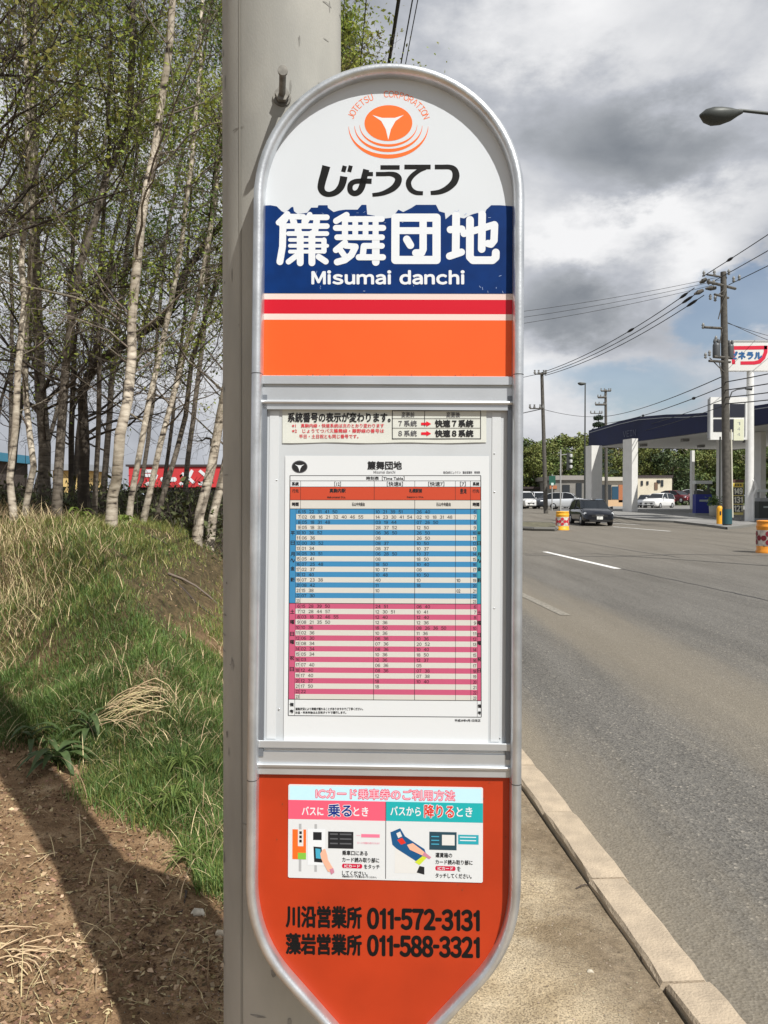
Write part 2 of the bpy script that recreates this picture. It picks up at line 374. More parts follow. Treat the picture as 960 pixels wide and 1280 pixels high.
# kerb stones, each its own object
KST = mat('kerb_concrete', (.50, .405, .295), .9, var=.16, vscale=14, bump=.5, bscale=120, col2=(.40, .325, .24))
kerb = empty('kerb', (KIN, 0, 0)); kerb['kind'] = 'structure'
kr = random.Random(3)
def stone_mesh():
    g = G().use(KST); L2 = .296; b = .012; w = KOUT - KIN; z0, z1 = -.2, .016
    ny = 7; prof = [(0, z0), (0, z1 - b), (b * .8, z1), (w - b * 1.4, z1), (w, z1 - b * 1.6), (w + .012, z0)]
    vs = []
    for i in range(ny):
        y = -L2 + 2 * L2 * i / (ny - 1)
        for j, (x, z) in enumerate(prof):
            k = b * .7 if i in (0, ny - 1) and j not in (0, 5) else 0
            vs.append((x + kr.uniform(-.003, .003), y, z - k + kr.uniform(-.002, .0015)))
    n = len(prof)
    fs = [(i * n + j, i * n + j + 1, (i + 1) * n + j + 1, (i + 1) * n + j) for i in range(ny - 1) for j in range(n - 1)]
    fs += [tuple(range(n))[::-1], tuple(range((ny - 1) * n, ny * n))]
    return g.add(vs, fs)
kms = []
for k in range(5):
    o = stone_mesh().build('kerb_stone', parent=kerb); kms.append(o.data)
    bpy.data.objects.remove(o)
for i in range(-3, 34):
    y = 2.25 - .31 + .62 * i + .0
    o = bpy.data.objects.new('kerb_stone', kms[i % 5]); COL.objects.link(o); o.parent = kerb
    dx = kr.uniform(-.006, .006) + (.007 if y < 2.1 else 0)
    o.location = (-SL * y + dx, y, kr.uniform(-.004, .003)); o.rotation_euler = (0, 0, math.atan(SL) + kr.uniform(-.006, .006))
    o.scale = (1, 1.035, 1)
g = G().use(KST); a = 2.25 - .31 + .62 * 33.6
g.T = Matrix.Translation((0, 0, 0))
g.add([(w - SL * y, y, z) for y in (a, 120) for w, z in ((0, -.2), (0, .016), (.14, .016), (.15, -.2))], [(0, 1, 5, 4), (1, 2, 6, 5), (2, 3, 7, 6)])
g.build('kerb_run', parent=kerb, kind='stuff')
# drain grating at the foot of the kerb
IRON = mat('cast_iron', (.05, .045, .04), .6, .6, var=.3, vscale=30)
gr = empty('drain_grating', (1.19 - SL * 1.93, 1.93, ROADZ), 'dark iron drain grating in the gutter at the foot of the kerb', 'drain')
G().use(mat('drain_hole', (.01, .01, .01), .9)).box((.12, 0, .002), (.30, .42, .008)).build('drain_bed', parent=gr)
for i in range(7): G().use(IRON).box((.12, -.18 + .06 * i, .012), (.29, .018, .02)).build('bar', parent=gr)
G().use(IRON).box((-.035, 0, .012), (.02, .42, .022)).build('rim', parent=gr)
G().use(IRON).box((.275, 0, .012), (.02, .42, .022)).build('rim', parent=gr)

# painted lines and sealed cracks
PAINT = mat('road_paint', (.74, .73, .70), .8, var=.12, vscale=18, bump=.2)
def strip(name, x0, x1, y0, y1, m, z=.005, n=8, **t):
    yy = np.linspace(y0, y1, n)
    return grid(name, np.array([x0, x1]), yy, lambda x, y: ROADZ + far_rise(y) + z, m, **t)
strip('lane_line', 6.33, 6.49, 17.2, 22.8, PAINT, kind='structure')
strip('lane_line', 6.33, 6.49, 31.0, 36.5, PAINT, kind='structure')
strip('worn_lane_line', 3.10, 3.24, 10.3, 15.2, mat('worn_paint', (.235, .215, .18), .9, var=.3, vscale=25), kind='structure')
def line_px(name, p0, p1, w, m, z=.006):
    a = onz(*p0, ROADZ); b = onz(*p1, ROADZ); n = 12; g = G().use(m)
    d = (b - a).normalized(); s = Vector((-d.y, d.x, 0)) * w / 2; vs = []
    for i in range(n + 1):
        q = a.lerp(b, i / n); q.z = ROADZ + float(far_rise(q.y)) + z; vs += [q - s, q + s]
    g.add(vs, [(2 * i, 2 * i + 1, 2 * i + 3, 2 * i + 2) for i in range(n)]); return g.build(name, kind='structure')
line_px('cross_line', (766, 658.4), (838, 664.2), .16, PAINT)
line_px('cross_line', (750, 654.5), (800, 656.5), .14, PAINT)
TAR = mat('tar_seal', (.045, .043, .042), .6)
def crack(pts, w):
    g = G().use(TAR); q = [onz(*p, ROADZ) for p in pts]; r = random.Random(len(pts)); fine = []
    for a, b in zip(q[:-1], q[1:]):
        for i in range(10): fine.append(a.lerp(b, i / 10) + Vector((r.uniform(-1, 1), r.uniform(-1, 1), 0)) * w * .8)
    fine.append(q[-1]); vs = []
    for i, p in enumerate(fine):
        d = (fine[min(i + 1, len(fine) - 1)] - fine[max(i - 1, 0)]).normalized(); s = Vector((-d.y, d.x, 0)) * w / 2 * r.uniform(.5, 1.3)
        for k in (-1, 1): vs.append((p.x + k * s.x, p.y + k * s.y, ROADZ + float(far_rise(p.y)) + .004))
    g.add(vs, [(2 * i, 2 * i + 1, 2 * i + 3, 2 * i + 2) for i in range(len(fine) - 1)])
    g.build('road_crack', kind='structure')
crack([(777, 711), (860, 729), (960, 751), (1060, 772)], .035)
crack([(655, 694), (760, 696), (860, 693), (960, 695), (1080, 694)], .09)
crack([(690, 672), (800, 690), (850, 697)], .04)

# ------------------------------------------------------------------ the utility pole that carries the sign
CONC = mat('pole_concrete', (.47, .455, .405), .75, var=.10, vscale=4, bump=.07, bscale=320, col2=(.30, .295, .27), detail=12, stretch=(1.3, 1.3, .5))
K_ = 1.25; PD = 1.305 * K_
pole = empty('utility_pole', (0, 0, 0), 'thick pale concrete pole close behind the bus stop sign, with a long bolt sticking out', 'utility pole')
pb, pt = ony(355, 1280, PD), ony(352.5, 0, PD)
ax = (pt - pb).normalized()
base = pb - ax * ((pb.z + .3) / ax.z); pole.location = base
def pr(z): return .1232 - .0017 * z
prof = [(-.0, 0)] ; g = G().use(CONC)
pts = [Vector(ax) * (k * .8) for k in range(14)]
g.tube(pts, [pr(k * .8) for k in range(14)], n=48); g.build('shaft', parent=pole)
STEEL = mat('galvanised_steel', (.50, .52, .53), .42, .75, var=.12, vscale=30)
DSTEEL = mat('dull_steel', (.20, .19, .17), .55, .7, var=.25, vscale=60)
tip = ony(353.5, 89, PD - .213); bb = ony(352.5, 124, PD - .112) - base
tip = tip - base
g = G().use(DSTEEL); g.tube([bb, tip], .0062, 10)
n_ = (tip - bb).normalized(); g.tube([bb + n_ * .012, bb + n_ * .024], .0135, 6, smooth=False); g.tube([bb + n_ * .004, bb + n_ * .009], .017, 16)
g.build('step_bolt', parent=pole)
g = G().use(DSTEEL); g.tube([tip - n_ * .001, tip + n_ * .004], .009, 10); g.build('bolt_end', parent=pole)

# mould seam, old tape marks and scuffs on the shaft
def on_pole(ang, z, e=.0006):
    q = Vector(ax) * z; r_ = pr(z) + e; return (q.x + r_ * math.sin(ang), q.y - r_ * math.cos(ang), q.z)
pr_ = random.Random(8)
g = G().use(mat('pole_stain', (.27, .262, .24), .9, var=.3, vscale=40))
for k in range(110):
    a = pr_.uniform(-1.5, 1.5); z = pr_.uniform(.1, 3.6); w_ = pr_.uniform(.006, .035); h_ = pr_.choice((.0015, .003, pr_.uniform(.004, .02))); w_ = w_ * (.3 if h_ > .004 else 1); n_k = 7
    cs = [(a + w_ * 6 * math.cos(t) * pr_.uniform(.5, 1), z + h_ * math.sin(t) * pr_.uniform(.5, 1)) for t in [2 * math.pi * i / n_k for i in range(n_k)]]
    g.add([on_pole(a_, z_) for a_, z_ in cs], [tuple(range(n_k))])
g.build('stains', parent=pole, kind='stuff')
g = G().use(mat('pole_seam', (.33, .32, .285), .85)); vs = []
for i in range(60):
    z = .1 + i * .17; vs += [on_pole(-.62, z, .0012), on_pole(-.585, z, .0012)]
g.add(vs, [(2 * i, 2 * i + 1, 2 * i + 3, 2 * i + 2) for i in range(59)]); g.build('mould_seam', parent=pole)

# ------------------------------------------------------------------ the bus stop sign
Mcam = Matrix.Translation((0, 0, CAMZ)) @ Matrix.Rotation(R(90) - PITCH, 4, 'X')
ctr = Vector(((482.6 - 480) / F * 1.15, 0, -1.15)) * K_
Msign = Mcam @ Matrix.Translation(ctr) @ Matrix.Rotation(R(-.45), 4, 'Z') @ Matrix.Rotation(R(-1.17), 4, 'Y') @ Matrix.Rotation(R(-.99), 4, 'X') @ Matrix.Rotation(R(-90), 4, 'X') @ Matrix.Scale(K_, 4)
SIGN_H = .80
Minv = Msign.inverted(); camL = Minv @ Vector((0, 0, CAMZ))
def L(px, py, w=0.0):
    d = (Minv.to_3x3() @ ray(px, py)); t = (-w - camL.y) / d.y
    p = camL + d * t; return (p.x, p.z)
sign = empty('bus_stop_sign', (0, 0, 0), 'tall rounded bus stop sign in a silver frame, fixed to the thick concrete pole', 'bus stop sign')
sign.matrix_world = Msign @ Matrix.Translation((0, 0, -SIGN_H))
OFF = Matrix.Translation((0, 0, SIGN_H))
def SG(): g = G(); g.T = OFF; return g

WHITE = mat('sign_white', srgb(209, 214, 219), .32, spec=.3, var=.02, vscale=4)
ALU = mat('aluminium_frame', (.64, .66, .68), .36, .8, var=.14, vscale=22, bump=.05, bscale=240, detail=10)
ALU2 = mat('aluminium_rail', (.56, .58, .60), .38, .6, var=.05, vscale=12)
SEAM = mat('seam_dark', (.06, .06, .06), .7)
ORANGE = mat('sign_orange', srgb(240, 93, 36), .42, spec=.3, var=.04, vscale=6)
ORANGE2 = mat('sign_deep_orange', srgb(176, 56, 24), .38, spec=.35, var=.09, vscale=9, detail=9)
BLUE = mat('sticker_blue', srgb(2, 45, 104), .45, spec=.15, var=.10, vscale=40)
RED = mat('sign_red', srgb(200, 22, 42), .35, spec=.3)
PINKW = mat('sign_pale_pink', srgb(226, 205, 198), .4, spec=.3)
LETW = mat('letter_white', srgb(222, 226, 230), .4, spec=.25)
LETB = mat('letter_black', (.008, .008, .008), .55, spec=.15)
LOGO = mat('logo_orange', srgb(240, 112, 45), .4, spec=.3)

# frame outline (u, v) in metres, through the middle of the tube
SC = 1.15e-3
def outline():
    # straight sides at u = +-xm ; arch above ; wedge below
    xm = 162.8 * SC
    top = L(486, 250)[1]; pts = []
    vb = L(482, 1100)[1]
    for i in range(0, 37):                      # arch, left to right
        a = math.pi - math.pi * i / 36
        pts.append((xm * math.cos(a), top + xm * 1.0 * math.sin(a)))
    n = 10
    P0 = (xm, vb); P1 = (xm, L(482, 1172)[1]); P2 = L(597, 1224)
    right = []
    for i in range(n + 1):
        t = i / n; right.append(((1 - t) ** 2 * P0[0] + 2 * t * (1 - t) * P1[0] + t * t * P2[0], (1 - t) ** 2 * P0[1] + 2 * t * (1 - t) * P1[1] + t * t * P2[1]))
    d = (P2[0] - P1[0], P2[1] - P1[1]); k = math.hypot(*d); d = (d[0] / k, d[1] / k)
    e = (P2[0] + d[0] * .115, P2[1] + d[1] * .115); right.append(e)
    for i in range(1, 7):
        t = i / 6; q = (e[0] + d[0] * .020, e[1] + d[1] * .020)
        f_ = (0, q[1] - .002)
        right.append(((1 - t) ** 2 * e[0] + 2 * t * (1 - t) * q[0] + t * t * f_[0], (1 - t) ** 2 * e[1] + 2 * t * (1 - t) * q[1] + t * t * f_[1]))
    pts += right
    pts += [(-x, z) for x, z in reversed(right[:-1])]
    return pts
OUT = outline()
def offset(pts, d):
    n = len(pts); r = []
    for i in range(n):
        a = pts[i - 1]; b = pts[(i + 1) % n]; t = (b[0] - a[0], b[1] - a[1]); k = math.hypot(*t)
        r.append((pts[i][0] + t[1] / k * d, pts[i][1] - t[0] / k * d))     # clockwise outline: +d is inwards
    return r
# rounded frame profile: inwards distance, depth towards the viewer
HW = 6.7 * SC
prof = [(HW * .95, -.0145), (HW, -.002), (HW * .93, .0060), (HW * .66, .0098), (HW * .25, .0118), (-HW * .25, .0118), (-HW * .66, .0098), (-HW * .95, .0060), (-HW, -.002), (-HW, -.020), (-HW * .8, -.024), (HW * .8, -.024)]
WF = .0035                                       # how far the frame stands proud of the panels
def frame_piece(pts, closed, name):
    g = SG().use(ALU); n = len(pts); k = len(prof); rings = [offset(OUT, -p[0]) for p in prof]
    idx = pts
    vs = [(rings[j][i][0], -(prof[j][1] + WF), rings[j][i][1]) for i in idx for j in range(k)]
    m = len(idx); fs = [(i * k + j, i * k + (j + 1) % k, ((i + 1) % m) * k + (j + 1) % k, ((i + 1) % m) * k + j) for i in range(m if closed else m - 1) for j in range(k)]
    g.add(vs, fs, True); return g.build(name, parent=sign)
# the panel sits behind the outline; offset sign: find which way is inwards
cxv = sum(p[1] for p in OUT) / len(OUT)
o1 = offset(OUT, .01); INW = 1 if abs(o1[0][0]) < abs(OUT[0][0]) else -1
if INW < 0:
    _o = offset
    def offset(pts, d): return _o(pts, -d)
# insert the two joints into the straight sides
vj1, vj2 = L(482, 469)[1], L(482, 975)[1]
frame_piece(list(range(len(OUT))), True, 'frame')
for vj in (vj1, vj2):
    for s in (-1, 1):
        g = SG().use(SEAM); x = s * 162.8 * SC
        k = len(prof)
        ring = [(x - s * p[0] * 1.012, -(p[1] + WF + .0003 * (1 if p[1] > 0 else 0)), vj + dz) for dz in (-.0006, .0006) for p in prof]
        g.add(ring, [(j, (j + 1) % k, k + (j + 1) % k, k + j) for j in range(k)])
        g.build('frame_joint', parent=sign)

inn = offset(OUT, HW * .5)
def clip(pts, v0, v1):
    """the part of the outline between two heights"""
    def cut(ps, v, keep_above):
        r = []
        for a, b in zip(ps, ps[1:] + ps[:1]):
            ia = (a[1] >= v) == keep_above; ib = (b[1] >= v) == keep_above
            if ia: r.append(a)
            if ia != ib: t = (v - a[1]) / (b[1] - a[1]); r.append((a[0] + (b[0] - a[0]) * t, v))
        return r
    return cut(cut(pts, v0, True), v1, False)
def panel(name, v0, v1, w0, m):
    g = SG().use(m); g.prism(clip(inn, v0, v1), -w0, -w0 + .003); return g.build(name, parent=sign)
upper = panel('upper_panel', L(482, 474)[1], 9, -.004, WHITE)
middle = panel('middle_panel', L(482, 968)[1], L(482, 476)[1], -.0065, mat('holder_panel', srgb(192, 196, 199), .45, spec=.3, var=.03, vscale=9))
lower = panel('lower_panel', -9, L(482, 966)[1], -.004, ORANGE2)
panel('back_plate', -9, 9, -.012, ALU2)
UW = -.004; MW = -.0065

def rect(g, px0, py0, px1, py1, w, m=None, quad=None):
    """flat print between picture corners of the sign plane"""
    if m: g.use(m)
    if quad: c = [L(x, y, w) for x, y in quad]
    else: c = [L(px0, py0, w), L(px1, py0, w), L(px1, py1, w), L(px0, py1, w)]
    return g.add([(x, -w, z) for x, z in c], [(3, 2, 1, 0)])
def rectL(g, u0, v0, u1, v1, w):
    return g.add([(u0, -w, v0), (u1, -w, v0), (u1, -w, v1), (u0, -w, v1)], [(0, 1, 2, 3)])
# colour fields of the upper panel (run the full inner width)
XI = 159 * SC
def band(g, py0, py1, w, m): g.use(m); rectL(g, -XI, L(485, py1, w)[1], XI, L(485, py0, w)[1], w)
g = SG(); band(g, 367, 374.5, UW + .0002, PINKW); band(g, 374.5, 392.5, UW + .0002, RED); band(g, 392.5, 400, UW + .0002, PINKW); band(g, 400, 480, UW + .0002, ORANGE)
g.build('colour_bands', parent=upper)

# ---- text tools
_tc = {}
def glyphs(s, res=3, off=0.0):
    """letters as flat faces; Latin text is set from the wide sans forms, each letter spaced by its own width"""
    key = ('w', s, res)
    if key in _tc: return _tc[key]
    if s and all(32 <= ord(c) < 127 for c in s):
        V = []; Fs = []; x = 0.0; n = 0
        for c in s:
            if c == ' ': x += .36; continue
            if c == '1':          # a plain one without a foot
                v = np.array([(.20, 0, 0), (.29, 0, 0), (.29, .73, 0), (.22, .73, 0), (.18, .66, 0), (.06, .61, 0), (.06, .54, 0), (.20, .56, 0)]); f = [(0, 1, 2, 7), (7, 2, 3, 4), (7, 4, 5, 6)]
            else: v, f = glyphs1(chr(ord(c) + 0xFEE0), res)
            lo = v[:, 0].min(); w_ = v[:, 0].max() - lo; ax_ = 0
            if c == '-': v = v.copy(); v[:, 0] = lo + (v[:, 0] - lo) * .34; w_ *= .34
            if c.isdigit(): ax_ = max(0, (.46 - w_) / 2 * (.45 if c == '1' else 1))
            v = v.copy(); v[:, 0] += x + ax_ - lo; V.append(v); Fs += [tuple(i + n for i in q) for q in f]; n += len(v); x += w_ + 2 * ax_ + (.135 if c.isalpha() else .085)
        _tc[key] = (np.concatenate(V), Fs)
    else: _tc[key] = glyphs1(s, res)
    return _tc[key]
def glyphs1(s, res=3, off=0.0):
    key = (s, res, off)
    if key in _tc: return _tc[key]
    c = bpy.data.curves.new('t', 'FONT'); c.body = s; c.size = 1; c.resolution_u = res; c.fill_mode = 'FRONT'; c.offset = off
    o = bpy.data.objects.new('t', c); COL.objects.link(o)
    dg = bpy.context.evaluated_depsgraph_get(); dg.update()
    me = bpy.data.meshes.new_from_object(o.evaluated_get(dg))
    V = np.array([v.co[:] for v in me.vertices]); Fs = [tuple(p.vertices) for p in me.polygons]
    # every face must look towards +z
    fl = []
    for f in Fs:
        a, b, c_ = V[f[0]], V[f[1]], V[f[2]]
        cr_ = (b[0] - a[0]) * (c_[1] - a[1]) - (b[1] - a[1]) * (c_[0] - a[0])
        fl.append(f if cr_ >= 0 else f[::-1])
    bpy.data.objects.remove(o); bpy.data.curves.remove(c); bpy.data.meshes.remove(me)
    _tc[key] = (V, fl); return _tc[key]
BOLD = [(0, 0), (1, 0), (-1, 0), (0, 1), (0, -1), (.7, .7), (-.7, .7), (.7, -.7), (-.7, -.7)]
def text(g, s, box, w, m=None, bold=0.0, res=3, shear=0.0, keep=False, align='l'):
    """letters fitted into the picture box (x0, y0, x1, y1) of the sign plane; keep = keep letter shape, fit height"""
    if m: g.use(m)
    V, Fs = glyphs(s, res)
    if len(V) == 0: return
    x0, y0, x1, y1 = box; a = L(x0, y1, w); b = L(x1, y1, w); c = L(x0, y0, w)
    ux = Vector((b[0] - a[0], b[1] - a[1])); vy = Vector((c[0] - a[0], c[1] - a[1]))
    lo = V.min(0); hi = V.max(0); W = hi[0] - lo[0]; H = hi[1] - lo[1]
    nx = (V[:, 0] - lo[0]) / W; ny = (V[:, 1] - lo[1]) / max(H, 1e-6)
    ox = 0
    if keep:
        k = vy.length * W / H / ux.length; nx = nx * k
        ox = {'l': 0, 'c': (1 - k) / 2, 'r': 1 - k}[align]
    nx = nx + ox + shear * ny
    offs = [(0, 0)] if not bold else ([(1, 0), (-1, 0), (0, 1), (0, -1)] if bold * 1e3 < .35 else BOLD)
    for q, (dx, dy) in enumerate(offs):
        ww = w + q * 1.5e-5
        vs = [(a[0] + ux.x * i + vy.x * j + dx * bold, -ww, a[1] + ux.y * i + vy.y * j + dy * bold) for i, j in zip(nx, ny)]
        g.add(vs, Fs)
def capsule(g, pts, r, w, z=[0]):
    """rounded stroke through picture points"""
    P = [Vector(L(x, y, w)) for x, y in pts]; r = r * SC
    for a, b in zip(P[:-1], P[1:]):
        z[0] = (z[0] + 1) % 40; ww = w + z[0] * 6e-6; d = (b - a); d = d.normalized() if d.length > 1e-9 else Vector((1, 0)); n = Vector((-d.y, d.x)); vs = []
        for k in range(9): t = math.pi / 2 + math.pi * k / 8; vs.append(a + (d * math.cos(t) + n * math.sin(t)) * r)
        for k in range(9): t = -math.pi / 2 + math.pi * k / 8; vs.append(b + (d * math.cos(t) + n * math.sin(t)) * r)
        g.add([(v.x, -ww, v.y) for v in vs], [tuple(range(18))])
def ribbon(g, pts, ws, w, cap=None):
    """butt ended stroke of changing width, smoothed"""
    P = [Vector(L(x, y, w)) for x, y in pts]
    if len(P) > 2:
        Q = []; Wd = []
        for i in range(len(P) - 1):
            p0 = P[max(i - 1, 0)]; p1 = P[i]; p2 = P[i + 1]; p3 = P[min(i + 2, len(P) - 1)]
            for k in range(6):
                t = k / 6; Q.append(.5 * ((2 * p1) + (p2 - p0) * t + (2 * p0 - 5 * p1 + 4 * p2 - p3) * t * t + (3 * p1 - p0 - 3 * p2 + p3) * t ** 3)); Wd.append(ws[i] + (ws[i + 1] - ws[i]) * t)
        Q.append(P[-1]); Wd.append(ws[-1])
    else: Q = P; Wd = ws
    vs = []
    for i, q in enumerate(Q):
        d = (Q[min(i + 1, len(Q) - 1)] - Q[max(i - 1, 0)]).normalized(); n = Vector((-d.y, d.x)) * Wd[i] * SC / 2
        if i == 0 and cap: n = Vector((cap[0], 1)).normalized() * Wd[i] * SC / 2 if cap[0] is not None else n
        vs += [(q + n), (q - n)]
    g.add([(v.x, -w, v.y) for v in vs], [(2 * i, 2 * i + 1, 2 * i + 3, 2 * i + 2) for i in range(len(Q) - 1)])
def ell(g, cx, cy, rx, ry, w, n=40, rin=None):
    c = L(cx, cy, w); o = [(c[0] + rx * SC * math.cos(2 * math.pi * k / n), -w, c[1] + ry * SC * math.sin(2 * math.pi * k / n)) for k in range(n)]
    if rin is None: g.add(o, [tuple(range(n))])
    else:
        i_ = [(c[0] + rin[0] * SC * math.cos(2 * math.pi * k / n), -w, c[1] + rin[1] * SC * math.sin(2 * math.pi * k / n)) for k in range(n)]
        g.add(o + i_, [(k, (k + 1) % n, n + (k + 1) % n, n + k) for k in range(n)])

# company emblem: orange disc with a pale three-pointed star, three crescents below, letters on an arc
def emblem(g, cx, cy, s, w, mo, mw, arc=True, cres=True):
    g.use(mo); ell(g, cx, cy, 30.3 * s, 22.9 * s, w)
    if cres:
        for rx, ry, th, y0 in ((50.5, 41, 5.0, 4.2), (43, 33.5, 3.8, 3.4), (36.5, 27.5, 2.8, 2.6)):
            c = L(cx, cy + y0 * s, w); n = 28; vs = []
            for k in range(n + 1):
                t = math.pi * (1.0 + k / n); f = math.sin(math.pi * k / n) ** .8 * th * .95 + .5
                vs.append((c[0] + rx * s * SC * math.cos(t), -w, c[1] + ry * s * SC * math.sin(t)))
                vs.append((c[0] + (rx - f * .55) * s * SC * math.cos(t), -w, c[1] + (ry - f) * s * SC * math.sin(t)))
            g.add(vs, [(2 * k, 2 * k + 2, 2 * k + 3, 2 * k + 1) for k in range(n)])
    g.use(mw); c = L(cx, cy, w + .0002)
    tri = [(-20.5, 10.3), (-8, 6.6), (8, 6.6), (19.5, 10.3), (9, 2.5), (3.2, -8), (0, -21.5), (-3.2, -8), (-9, 2.5)]
    hub = (0, 1.0); vs = [(c[0] + x * s * SC, -(w + .0002), c[1] + y * s * SC) for x, y in tri + [hub]]
    g.add(vs, [(9, (i + 1) % 9, i) for i in range(9)])
    if arc:
        g.use(mo); word = 'JOTETSU  CORPORATION'; n = len(word); rx, ry = 49.5 * s, 40 * s
        c = L(cx, cy + 3 * s, w)
        for i, ch in enumerate(word):
            if ch == ' ': continue
            t = math.pi * (.93 - .86 * (i + .5) / n); px = c[0] + rx * SC * math.cos(t); pz = c[1] + ry * SC * math.sin(t)
            th = math.atan2(ry * math.cos(t), -rx * math.sin(t)) + math.pi
            V, Fs = glyphs(ch, 3); k = 8.2 * s * SC / .73; lo = V.min(0); hi = V.max(0)
            X = (V[:, 0] - (lo[0] + hi[0]) / 2) * k * .8; Z = (V[:, 1] - .36) * k
            g.add([(px + a * math.cos(th) - b * math.sin(th), -w, pz + a * math.sin(th) + b * math.cos(th)) for a, b in zip(X, Z)], Fs)
g = SG(); emblem(g, 485.5, 153.8, 1.0, UW + .0002, LOGO, LETW); g.build('emblem', parent=upper)

# company name in heavy slanted kana
g = SG().use(LETB); W0 = UW + .0003
z1 = lambda p: [(390 + x / 9.6, 195 + y / 9.6) for x, y in p]
z2 = lambda p: [(480 + x / 9.6, 195 + y / 9.6) for x, y in p]
wd = lambda *a: [x / 9.6 for x in a]
ribbon(g, z1([(172, 120), (148, 210), (120, 310), (110, 385), (140, 440), (205, 460), (285, 435), (340, 380), (368, 315), (382, 245)]), wd(100, 95, 92, 85, 70, 62, 72, 84, 88, 90), W0)
ribbon(g, z1([(394, 118), (374, 190)]), wd(54, 54), W0); ribbon(g, z1([(466, 115), (446, 190)]), wd(50, 50), W0)
ribbon(g, z1([(652, 162), (625, 262), (598, 370), (560, 430), (505, 448), (460, 415), (462, 345), (510, 308), (590, 300), (716, 302)]), wd(76, 76, 78, 72, 68, 66, 66, 60, 62, 64), W0)
ribbon(g, z1([(640, 216), (732, 216)]), wd(50, 50), W0 + 2e-5)
ribbon(g, [(475.6, 209.2), (499.6, 209.2)], wd(54, 54), W0)
ribbon(g, [(470, 217.5), (480, 217.5), (488, 217.3), (494.5, 219), (498.0, 223.3), (496.5, 229.5), (491, 235.5), (482, 240.3), (474, 242.6), (465.5, 243.6)], wd(52, 52, 54, 70, 84, 84, 74, 60, 50, 44), W0 + 1e-5)
ribbon(g, z2([(245, 131), (560, 131)]), wd(56, 56), W0 + 1e-5)
ribbon(g, z2([(500, 140), (425, 172), (345, 232), (300, 295), (297, 350), (325, 405), (385, 440), (468, 446)]), wd(50, 52, 58, 64, 66, 62, 54, 48), W0)
ribbon(g, z2([(610, 131), (700, 131), (790, 133), (845, 165), (864, 235), (838, 315), (765, 385), (670, 430), (560, 444)]), wd(56, 56, 58, 74, 86, 84, 74, 60, 48), W0)
g.build('company_name', parent=upper)

# blue name sticker with a torn upper edge
SW = UW + .0006
def PX(l): return [L(x, y, SW) for x, y in l]
torn = [(329, 257), (338, 256.5), (346, 258), (352, 264), (356, 266), (361, 262), (364, 259), (366.5, 258.5), (367.5, 264), (372, 267.5), (384, 266), (389, 259.5), (397, 259.5), (398, 256.5), (409.4, 256.5), (410, 260), (417, 265), (424, 263), (432, 262), (447, 262), (452, 256), (458, 256), (459, 268), (470, 270), (482, 273), (490, 272), (498, 262), (504, 265), (514, 260), (520, 256), (545, 256), (549, 264), (556, 266), (557, 274), (564, 268), (570, 271), (580, 273), (590, 268), (597, 266), (604, 272), (608, 262), (614, 256.5), (625, 256.5), (640, 258)]
g = SG().use(BLUE); bot = 366.8
vs = []; u0 = -XI; u1 = XI
for i, (x, y) in enumerate(torn):
    u, v = L(x, y, SW)
    u = max(u0, min(u1, u)) if 0 < i < len(torn) - 1 else (u0 if i == 0 else u1)
    vs += [(u, -SW, v), (u, -SW, L(485, bot, SW)[1])]
g.add(vs, [(2 * i + 1, 2 * i + 3, 2 * i + 2, 2 * i) for i in range(len(torn) - 1)])
for cx, cy, r in ((344, 268, 1.3), (349, 264, 1), (602, 351, 0)):
    pass
stick = g.build('name_sticker', parent=sign)
g = SG().use(LETW); NW = SW + .0002
def K(ox, oy, k, strokes):
    for w_, p in strokes: capsule(g, [(ox + x / k, oy + y / k) for x, y in p], w_ / k / 2, NW)
K(335, 255, 11.294, [(82, [(275, 140), (150, 262)]), (78, [(240, 175), (500, 180)]), (78, [(590, 150), (540, 240)]), (82, [(600, 188), (830, 188)]),
    (80, [(230, 312), (830, 312)]), (98, [(212, 310), (205, 600), (168, 815)]), (95, [(345, 190), (375, 300)]), (95, [(520, 240), (520, 300)]), (95, [(690, 200), (680, 300)]), (80, [(250, 215), (190, 290)]),
    (68, [(290, 418), (830, 418)]), (98, [(425, 330), (425, 400)]), (95, [(670, 330), (660, 400)]),
    (54, [(310, 507), (780, 507)]), (54, [(310, 590), (835, 590)]), (54, [(310, 672), (780, 672)]), (76, [(790, 510), (790, 665)]),
    (98, [(455, 420), (455, 830)]), (98, [(620, 420), (620, 830)]), (80, [(395, 735), (290, 815)]), (86, [(715, 745), (815, 812)])])
K(410, 255, 11.294, [(88, [(262, 155), (115, 240)]), (84, [(250, 215), (760, 212)]), (86, [(112, 338), (778, 338)]), (82, [(130, 470), (762, 470)]),
    (88, [(240, 210), (240, 470)]), (82, [(385, 210), (385, 470)]), (82, [(530, 210), (530, 470)]), (86, [(672, 210), (672, 470)]),
    (88, [(240, 545), (112, 650)]), (84, [(250, 590), (390, 600)]), (96, [(385, 610), (330, 720), (240, 790), (130, 820)]), (84, [(175, 650), (235, 735)]),
    (84, [(505, 592), (760, 592)]), (88, [(505, 600), (490, 740)]), (88, [(435, 752), (775, 752)]), (108, [(675, 500), (675, 820)])])
K(480, 255, 11.294, [(116, [(162, 192), (742, 192), (742, 790), (160, 790), (162, 192)]), (98, [(200, 376), (700, 376)]), (104, [(552, 190), (552, 640), (530, 690), (448, 690)]), (108, [(322, 498), (372, 582)])])
K(550, 250, 10.667, [(104, [(215, 205), (210, 700)]), (98, [(138, 395), (290, 388)]), (98, [(128, 748), (285, 695)]), (104, [(400, 265), (398, 760), (440, 803), (700, 803), (742, 765), (744, 700)]),
    (102, [(562, 192), (556, 655)]), (94, [(320, 448), (540, 385), (725, 328)]), (98, [(728, 335), (720, 540), (680, 590), (640, 580)])])
